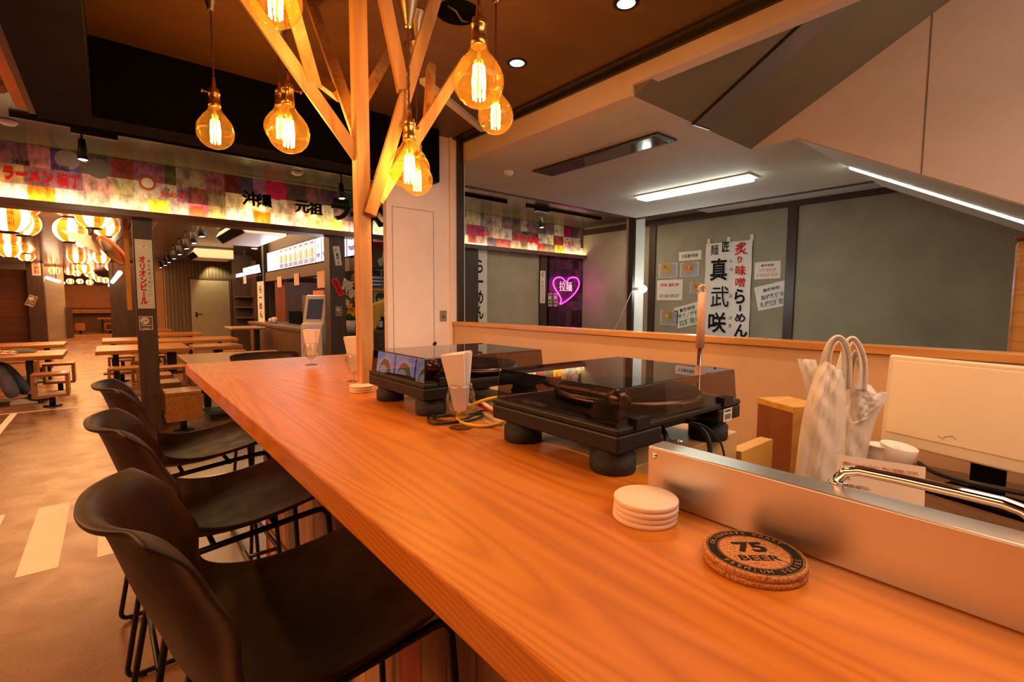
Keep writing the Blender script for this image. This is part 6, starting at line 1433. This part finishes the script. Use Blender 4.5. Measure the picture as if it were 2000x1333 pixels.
strip(574, 535, 584, 557, XM - 0.01, 'pinkish menu slip under the fascia, middle one', plain('pink_paper2', (0.7, 0.45, 0.32), 0.7))
strip(619, 531, 637, 562, XM - 0.01, 'wide pinkish menu cloth under the fascia beside the pillar', plain('pink_cloth', (0.7, 0.4, 0.26), 0.7))
# shop interior
mb = MB(); mb.box(3.42, 3.5, 7.5, 10.0, 0, 2.5); struct('wall_kitchen', mb, plain('kitchen_tiles', (0.46, 0.44, 0.46), 0.35, 0, 0.15, 18))
lamp('kitchen_light', 'AREA', (2.9, 8.2, 2.3), 26, (0.95, 0.92, 1.0), 0.8, 2.0)
mb = MB(); mb.box(2.62, 3.42, 10.0, 10.1, 0, 1.70); struct('wall_shop_end', mb, M['brown_wood'])
rd = thing('red_board', 'dark red panel standing at the far end of the shop opening', 'panel', (2.6, 9.4, 0.95)); a, b = onx(537, 560, 2.6), onx(556, 560, 2.6); mb = MB(); mb.box(2.6, 2.63, b.y, a.y, 0.952, 1.72); mb.build('board', plain('red_board', (0.22, 0.04, 0.015), 0.5), rd)
pa = thing('counter_partition', 'dark wooden partition standing on the order counter', 'partition', (2.45, 7.6, 0.95))
mb = MB(); mb.box(2.30, 3.1, 7.2, 7.9, 0.951, 1.42); mb.build('cabinet', M['brown_wood'], pa)
mb = MB(); a = onx(592, 566, 2.45); mb.box(2.42, 3.1, 7.25, 7.75, 1.42, 1.49); mb.build('orange_top', plain('orange_top_board', (0.8, 0.22, 0.03), 0.5), pa, label='orange top board')  # top board in one plain orange
bx = thing('dark_screen', 'black screen box on the order counter', 'screen', (2.4, 8.6, 0.95)); mb = MB(); mb.box(2.35, 2.5, 8.15, 8.85, 0.951, 1.16); mb.build('body', M['black'], bx)
for k, (y, r, h, c, lb) in enumerate(((9.1, 0.035, 0.08, (0.6, 0.62, 0.66), 'small white pot'), (8.95, 0.03, 0.1, (0.5, 0.2, 0.08), 'brown pot'), (8.82, 0.04, 0.11, (0.66, 0.5, 0.36), 'beige pot'))):
    t = thing('counter_pot', lb + ' on the order counter', 'pot', (2.12, y, 0.95), 0, 'small pots on the order counter'); mb = MB(); mb.lathe([(r * 0.8, 0.0), (r, h * 0.5), (r * 0.9, h), (r * 0.6, h)], (2.12, y, 0.951), 12); mb.build('pot', plain('pot%d' % k, c, 0.4), t)
# shelf at the far end
sh_ = thing('wall_shelf', 'dark open shelf unit on the wall left of the white cloth banner', 'shelf', (2.55, 13, 0.9))
a, b = ony(463, 578, 13), ony(503, 622, 13)
mb = MB()
mb.box(a.x + 0.35, b.x, 12.98, 13.3, b.z, 2.3); mb.build('side_board', M['brown_wood'], sh_)
for z in (b.z, b.z + 0.25, b.z + 0.5): mb = MB(); mb.box(a.x, a.x + 0.35, 13.0, 13.3, z, z + 0.03); mb.build('shelf_board', M['brown_wood'], sh_)
mb = MB(); mb.box(a.x - 0.03, b.x, 13.3, 13.34, 0, 2.5); mb.build('back_board', M['dark_wood'], sh_)
sd_ = thing('side_table', 'narrow standing table with black leg beside the order counter', 'table', (1.72, 9.0, 0)); mb = MB(); mb.box(1.45, 1.93, 8.6, 9.3, 0.87, 0.905); mb.build('top', M['table_wood'], sd_, bevel=0.01); mb = MB(); mb.box(1.80, 1.88, 8.8, 8.9, 0, 0.87); mb.build('leg', M['metal_black'], sd_)
# ticket kiosk
kf = thing('ticket_kiosk', 'white self order kiosk with a slanted dark screen', 'kiosk', (2.10, 6.60, 0), radians(42))
mb = MB(); w = 0.15
prof = [(-0.14, 0.0), (-0.14, 0.98), (-0.12, 1.03), (-0.085, 1.04), (0.01, 1.40), (0.05, 1.41), (0.12, 1.38), (0.16, 1.04), (0.16, 0.0)]
mb.prism([Vector((x, -w, z)) for x, z in prof], (0, 2 * w, 0)); mb.build('housing', M['white_gloss'], kf, local=True, bevel=0.01, seg=3)
u_ = Vector((0.095, 0, 0.36)).normalized(); nn = Vector((-u_.z, 0, u_.x)); cc_ = Vector((-0.037, 0, 1.22)) + nn * 0.001
mb = MB(); mb.prism([cc_ - Y * 0.105 - u_ * 0.135, cc_ + Y * 0.105 - u_ * 0.135, cc_ + Y * 0.105 + u_ * 0.135, cc_ - Y * 0.105 + u_ * 0.135], nn * 0.004); mb.build('screen', emit('dim_screen', (0.10, 0.12, 0.18), 0.12, (0.02, 0.02, 0.03)), kf, local=True)
mb = MB(); mb.box(-0.150, -0.139, -0.04, 0.03, 0.90, 0.98); mb.build('card_reader', emit('blue_reader', (0.12, 0.10, 0.8), 0.8, (0.02, 0.02, 0.1)), kf, local=True)
# flowers
random.seed(11)
fo = thing('orchid_plant', 'white potted orchid in bloom behind the stickered pillar', 'plant', (2.52, 6.42, 0.925))
mb = MB(); mb.lathe([(0.05, 0), (0.062, 0.14), (0.056, 0.14)], (2.50, 6.45, 0.926), 18); mb.build('pot', M['paper'], fo)
mb = MB(); sp_ = [Vector((2.50, 6.45, 1.06)), Vector((2.52, 6.43, 1.45)), Vector((2.53, 6.40, 1.66)), Vector((2.46, 6.36, 1.60)), Vector((2.42, 6.33, 1.42))]; mb.tube(sp_, 0.006, 6); mb.build('stem', plain('green_stem', (0.08, 0.14, 0.03), 0.5), fo)
mb = MB()
for k in range(5): a = k * 1.3; mb.grid(lambda u, v: Vector((2.50 + cos(a) * 0.13 * u, 6.45 + sin(a) * 0.13 * u, 1.06 + 0.1 * sin(2.4 * u))) + Vector((-sin(a), cos(a), 0)) * (v - 0.5) * 0.05 * sin(pi * min(1, u + 0.08)), 6, 3)
mb.build('leaves', plain('leaf_green', (0.05, 0.12, 0.03), 0.45), fo, solid=0.002)
m_pet = plain('orchid_petal', (0.82, 0.74, 0.64), 0.6); m_or = plain('orange_petal', (0.85, 0.34, 0.02), 0.6)
def bloom(c, r, m, parent, nm='flower'):
    mb = MB(); d = (Vector((-0.35, -1, 0.1)) + Vector((random.uniform(-.4, .4), 0, random.uniform(-.3, .3)))).normalized(); s = d.orthogonal().normalized(); q = d.cross(s)
    for k in range(5):
        a = 2 * pi * k / 5 + random.random(); e = s * cos(a) + q * sin(a); f = d.cross(e)
        mb.add([c, c + e * r * 0.55 + f * r * 0.42 + d * r * 0.12, c + e * r + d * r * 0.05, c + e * r * 0.55 - f * r * 0.42 + d * r * 0.12], [(0, 1, 2, 3)])
    return mb.build(nm, m, parent, solid=0.0015)
for k in range(15):
    px, py = random.uniform(676, 698), random.uniform(553, 592); c = ony(px, py, 6.36 + random.uniform(-.05, .05)); bloom(c, 0.045, m_pet, fo)
fb = thing('flower_bouquet', 'orange flower bouquet in a yellow wrap behind the timber post', 'flowers', (2.75, 6.4, 0.925))
mb = MB(); cx, cy = 2.80, 6.42; mb.grid(lambda u, v: Vector((cx + (0.04 + 0.22 * u ** 1.4) * cos(2 * pi * v) * (1 + 0.08 * sin(14 * pi * v)), cy + (0.03 + 0.11 * u) * sin(2 * pi * v), 0.926 + 0.36 * u + 0.10 * u * u * cos(2 * pi * v + 0.4))), 8, 40); mb.build('wrap', plain('yellow_wrap', (0.85, 0.50, 0.08), 0.4), fb, solid=0.002)
for k in range(16):
    c = ony(random.uniform(677, 706), random.uniform(598, 622), 6.33); bloom(c, 0.042, m_or, fb)
for k in range(8): c = ony(random.uniform(684, 700), random.uniform(538, 550), 6.5); bloom(c, 0.05, m_or, fb, 'upper_flower')
# bottles, rack and signs seen between post and white panel
for i, (px, lb) in enumerate(((727, 'left'), (739, 'middle'), (751, 'right'))):
    c = ony(px, 646, 6.5); t = thing('sake_bottle', 'dark bottle with a pale label behind the post, %s one of three' % lb, 'bottle', (c.x, 6.64, 0.926), 0, 'dark bottles behind the post')
    mb = MB(); mb.lathe([(0.034, 0), (0.036, 0.01), (0.036, 0.16), (0.026, 0.2), (0.013, 0.24), (0.013, 0.3), (0.015, 0.3), (0.015, 0.315), (0, 0.315)], (c.x, 6.64, 0.926), 16); k = mb.build('body', plain('dark_bottle', (0.012, 0.014, 0.01), 0.15), t)
    mb = MB(); mb.lathe([(0.0366, 0.03), (0.0366, 0.12)], (c.x, 6.64, 0.926), 16, cap=False); mb.build('paper_label', M['paper'], t)
a, b = ony(722, 528, 6.9), ony(775, 565, 6.9)
rk = thing('shelf_cabinet', 'metal framed rack with striped towels behind the post', 'rack', ((a.x + b.x) / 2, 7, b.z))
for z in (b.z, a.z): mb = MB(); mb.box(a.x - 0.1, b.x + 0.3, 6.9, 7.2, z, z + 0.02); mb.build('shelf_board', M['chrome'], rk)
for x in (ony(721, 550, 6.9).x, ony(745, 550, 6.9).x): mb = MB(); mb.box(x - 0.012, x + 0.012, 6.9, 6.924, b.z, a.z); mb.build('upright', M['chrome'], rk)
mb = MB(); mb.box(a.x - 0.1, b.x + 0.3, 6.895, 6.905, b.z - 0.03, b.z); mb.build('lower_strip', M['print_orange'], rk)
for k, (p0, p1) in enumerate(((724, 742), (747, 760))):
    q0, q1 = ony(p0, 542, 6.95), ony(p1, 561, 6.95); t = thing('towel_pile', 'blue and white striped towels on the rack, %s pile' % ('left', 'right')[k], 'towels', (q0.x, 6.95, b.z + 0.02)); mb = MB()
    for j in range(7): mb.c = (0.02, 0.03, 0.18) if j % 2 == 0 else (0.7, 0.7, 0.75); mb.box(q0.x, q1.x, 6.94, 7.15, b.z + 0.022 + 0.026 * j, b.z + 0.022 + 0.026 * (j + 1))
    mb.build('cloth', M['tint_flat'], t)
hb = thing('shop_sign_board', 'dark board with red letters and a pale island shape, cut by the white panel', 'sign', (3.1, 6.9, 1.7))
mb = MB(); mb.box(2.62, 3.7, 7.0, 7.05, 1.84, 2.35); kb = mb.build('board', M['brown_wood'], hb)
c = ony(728, 478, 6.99); lettering('HOKKAIDO', Vector((c.x + 0.42, 6.99, c.z)), X, Z, w=0.95, h=0.075, mat=M['print_red'], parent=kb, bold=0.03, depth=0.01)
isl = [(738, 510), (741, 505), (746, 503), (748, 493), (752, 488), (754, 495), (760, 497), (768, 492), (775, 497), (783, 500), (778, 506), (770, 508), (766, 515), (758, 514), (752, 510), (747, 512), (748, 517), (744, 521), (740, 516)]
mb = MB(); mb.prism([ony(px, py, 6.985) for px, py in isl], (0, 0.015, 0)); mb.build('island', M['enamel'], kb)
c = ony(748, 592, 6.95); food_card(Vector((c.x, 6.99, c.z)), 0.26, 0.42, 'pale shop poster with a bottle behind the bouquet', seed=77, ground=(0.45, 0.4, 0.34), bowl=(0.05, 0.04, 0.03))
for px, py, lb in ((693, 531, 'right of the pillar'), (612, 544, 'in the middle of the opening'), (551, 549, 'beside the left menu slip')):
    c = onx(px, py, 2.75); t = thing('heat_lamp', 'glowing orange warming lamp in the shop, ' + lb, 'lamp', c, 0, 'orange warming lamps in the shop'); mb = MB(); mb.lathe([(0.10, 0), (0.09, 0.03), (0.03, 0.05), (0.012, 0.09), (0.012, 2.5 - c.z)], c, 18, cap=False); mb.build('shade', M['metal_black'], t); mb = MB(); mb.lathe([(0, 0.012), (0.09, 0.012)], c, 18, cap=False); mb.build('lens', emit('orange_lens', (1.0, 0.32, 0.03), 7), t)
mb = MB(); mb.box(2.95, 3.3, 7.4, 7.46, 0.0, 2.5); mb.box(2.6, 3.9, 7.46, 7.5, 0, 2.5); struct('wall_flower_back', mb, M['dark_wood'])
# standing digital menu beside the hall, seen in the turntable cover
dm = thing('digital_menu', 'standing digital menu screen with ramen pictures in the hall', 'screen', (-2.0, 6.0, 0), 0)
mb = MB(); mb.box(-2.08, -2.0, 5.1, 6.9, 0.16, 1.2); mb.build('housing', M['metal_black'], dm, bevel=0.008)
mb = MB(); mb.box(-2.2, -1.95, 5.3, 5.5, 0, 0.16); mb.build('foot', M['metal_black'], dm)
mb = MB(); mb.box(-2.2, -1.95, 6.5, 6.7, 0, 0.16); mb.build('foot', M['metal_black'], dm)
mb = MB(); e_, r_ = Vector((-1.998, 0, 0)), Vector((0, 1, 0))
for k in range(3):
    cq = Vector((-1.998, 5.4 + 0.6 * k, 0.68)); mb.c = (0.62, 0.56, 0.95); rect(mb, cq, r_, Z, 0.57, 0.98)
    mb.c = (0.85, 0.75, 0.8); disc(mb, cq - Z * 0.05, r_, Z, 0.25, off=0.001); mb.c = (0.42, 0.2, 0.1); disc(mb, cq - Z * 0.05, r_, Z, 0.20, off=0.002); mb.c = (0.75, 0.6, 0.55); disc(mb, cq + r_ * 0.05 - Z * 0.02, r_, Z, 0.12, 0.08, off=0.003); mb.c = (0.12, 0.4, 0.1); disc(mb, cq - r_ * 0.06 - Z * 0.1, r_, Z, 0.06, off=0.0035)
mb.build('display', tinted('lit_display', 0.3, 0.05, 20, 1.6), dm)
# tiled eave at the upper left
a, b = onz(2, 60, 2.3), onz(68, 232, 2.3)
ev = thing('tiled_eave', 'orange lit roof tile eave beyond the dark soffit at the upper left', 'eave', (-0.5, 3.0, 2.3))
mb = MB(); mb.box(-0.285, -0.238, 1.2, 3.12, 2.165, 2.175); mb.build('edge_board', plain('orange_edge', (0.75, 0.30, 0.09), 0.5), ev)
mb = MB(); mb.box(-0.60, -0.285, 1.2, 3.12, 2.33, 2.34); mb.build('batten_board', M['black'], ev)
m_tile = plain('roof_tile', (0.42, 0.14, 0.04), 0.55, 0, 0.3, 9)
for k in range(11):
    for j in range(2):
        mb = MB(); mb.lathe([(0.043, 0), (0.038, 0.17)], (-0.33 - 0.075 * j, 1.45 + 0.145 * k + 0.06 * j, 2.262 - 0.03 * j), 12, (0.0, 0.97, -0.2)); mb.build('roof_tile', m_tile, ev)
lamp('eave_glow', 'POINT', (-0.62, 2.75, 2.12), 5, (1.0, 0.42, 0.1), 0.06)
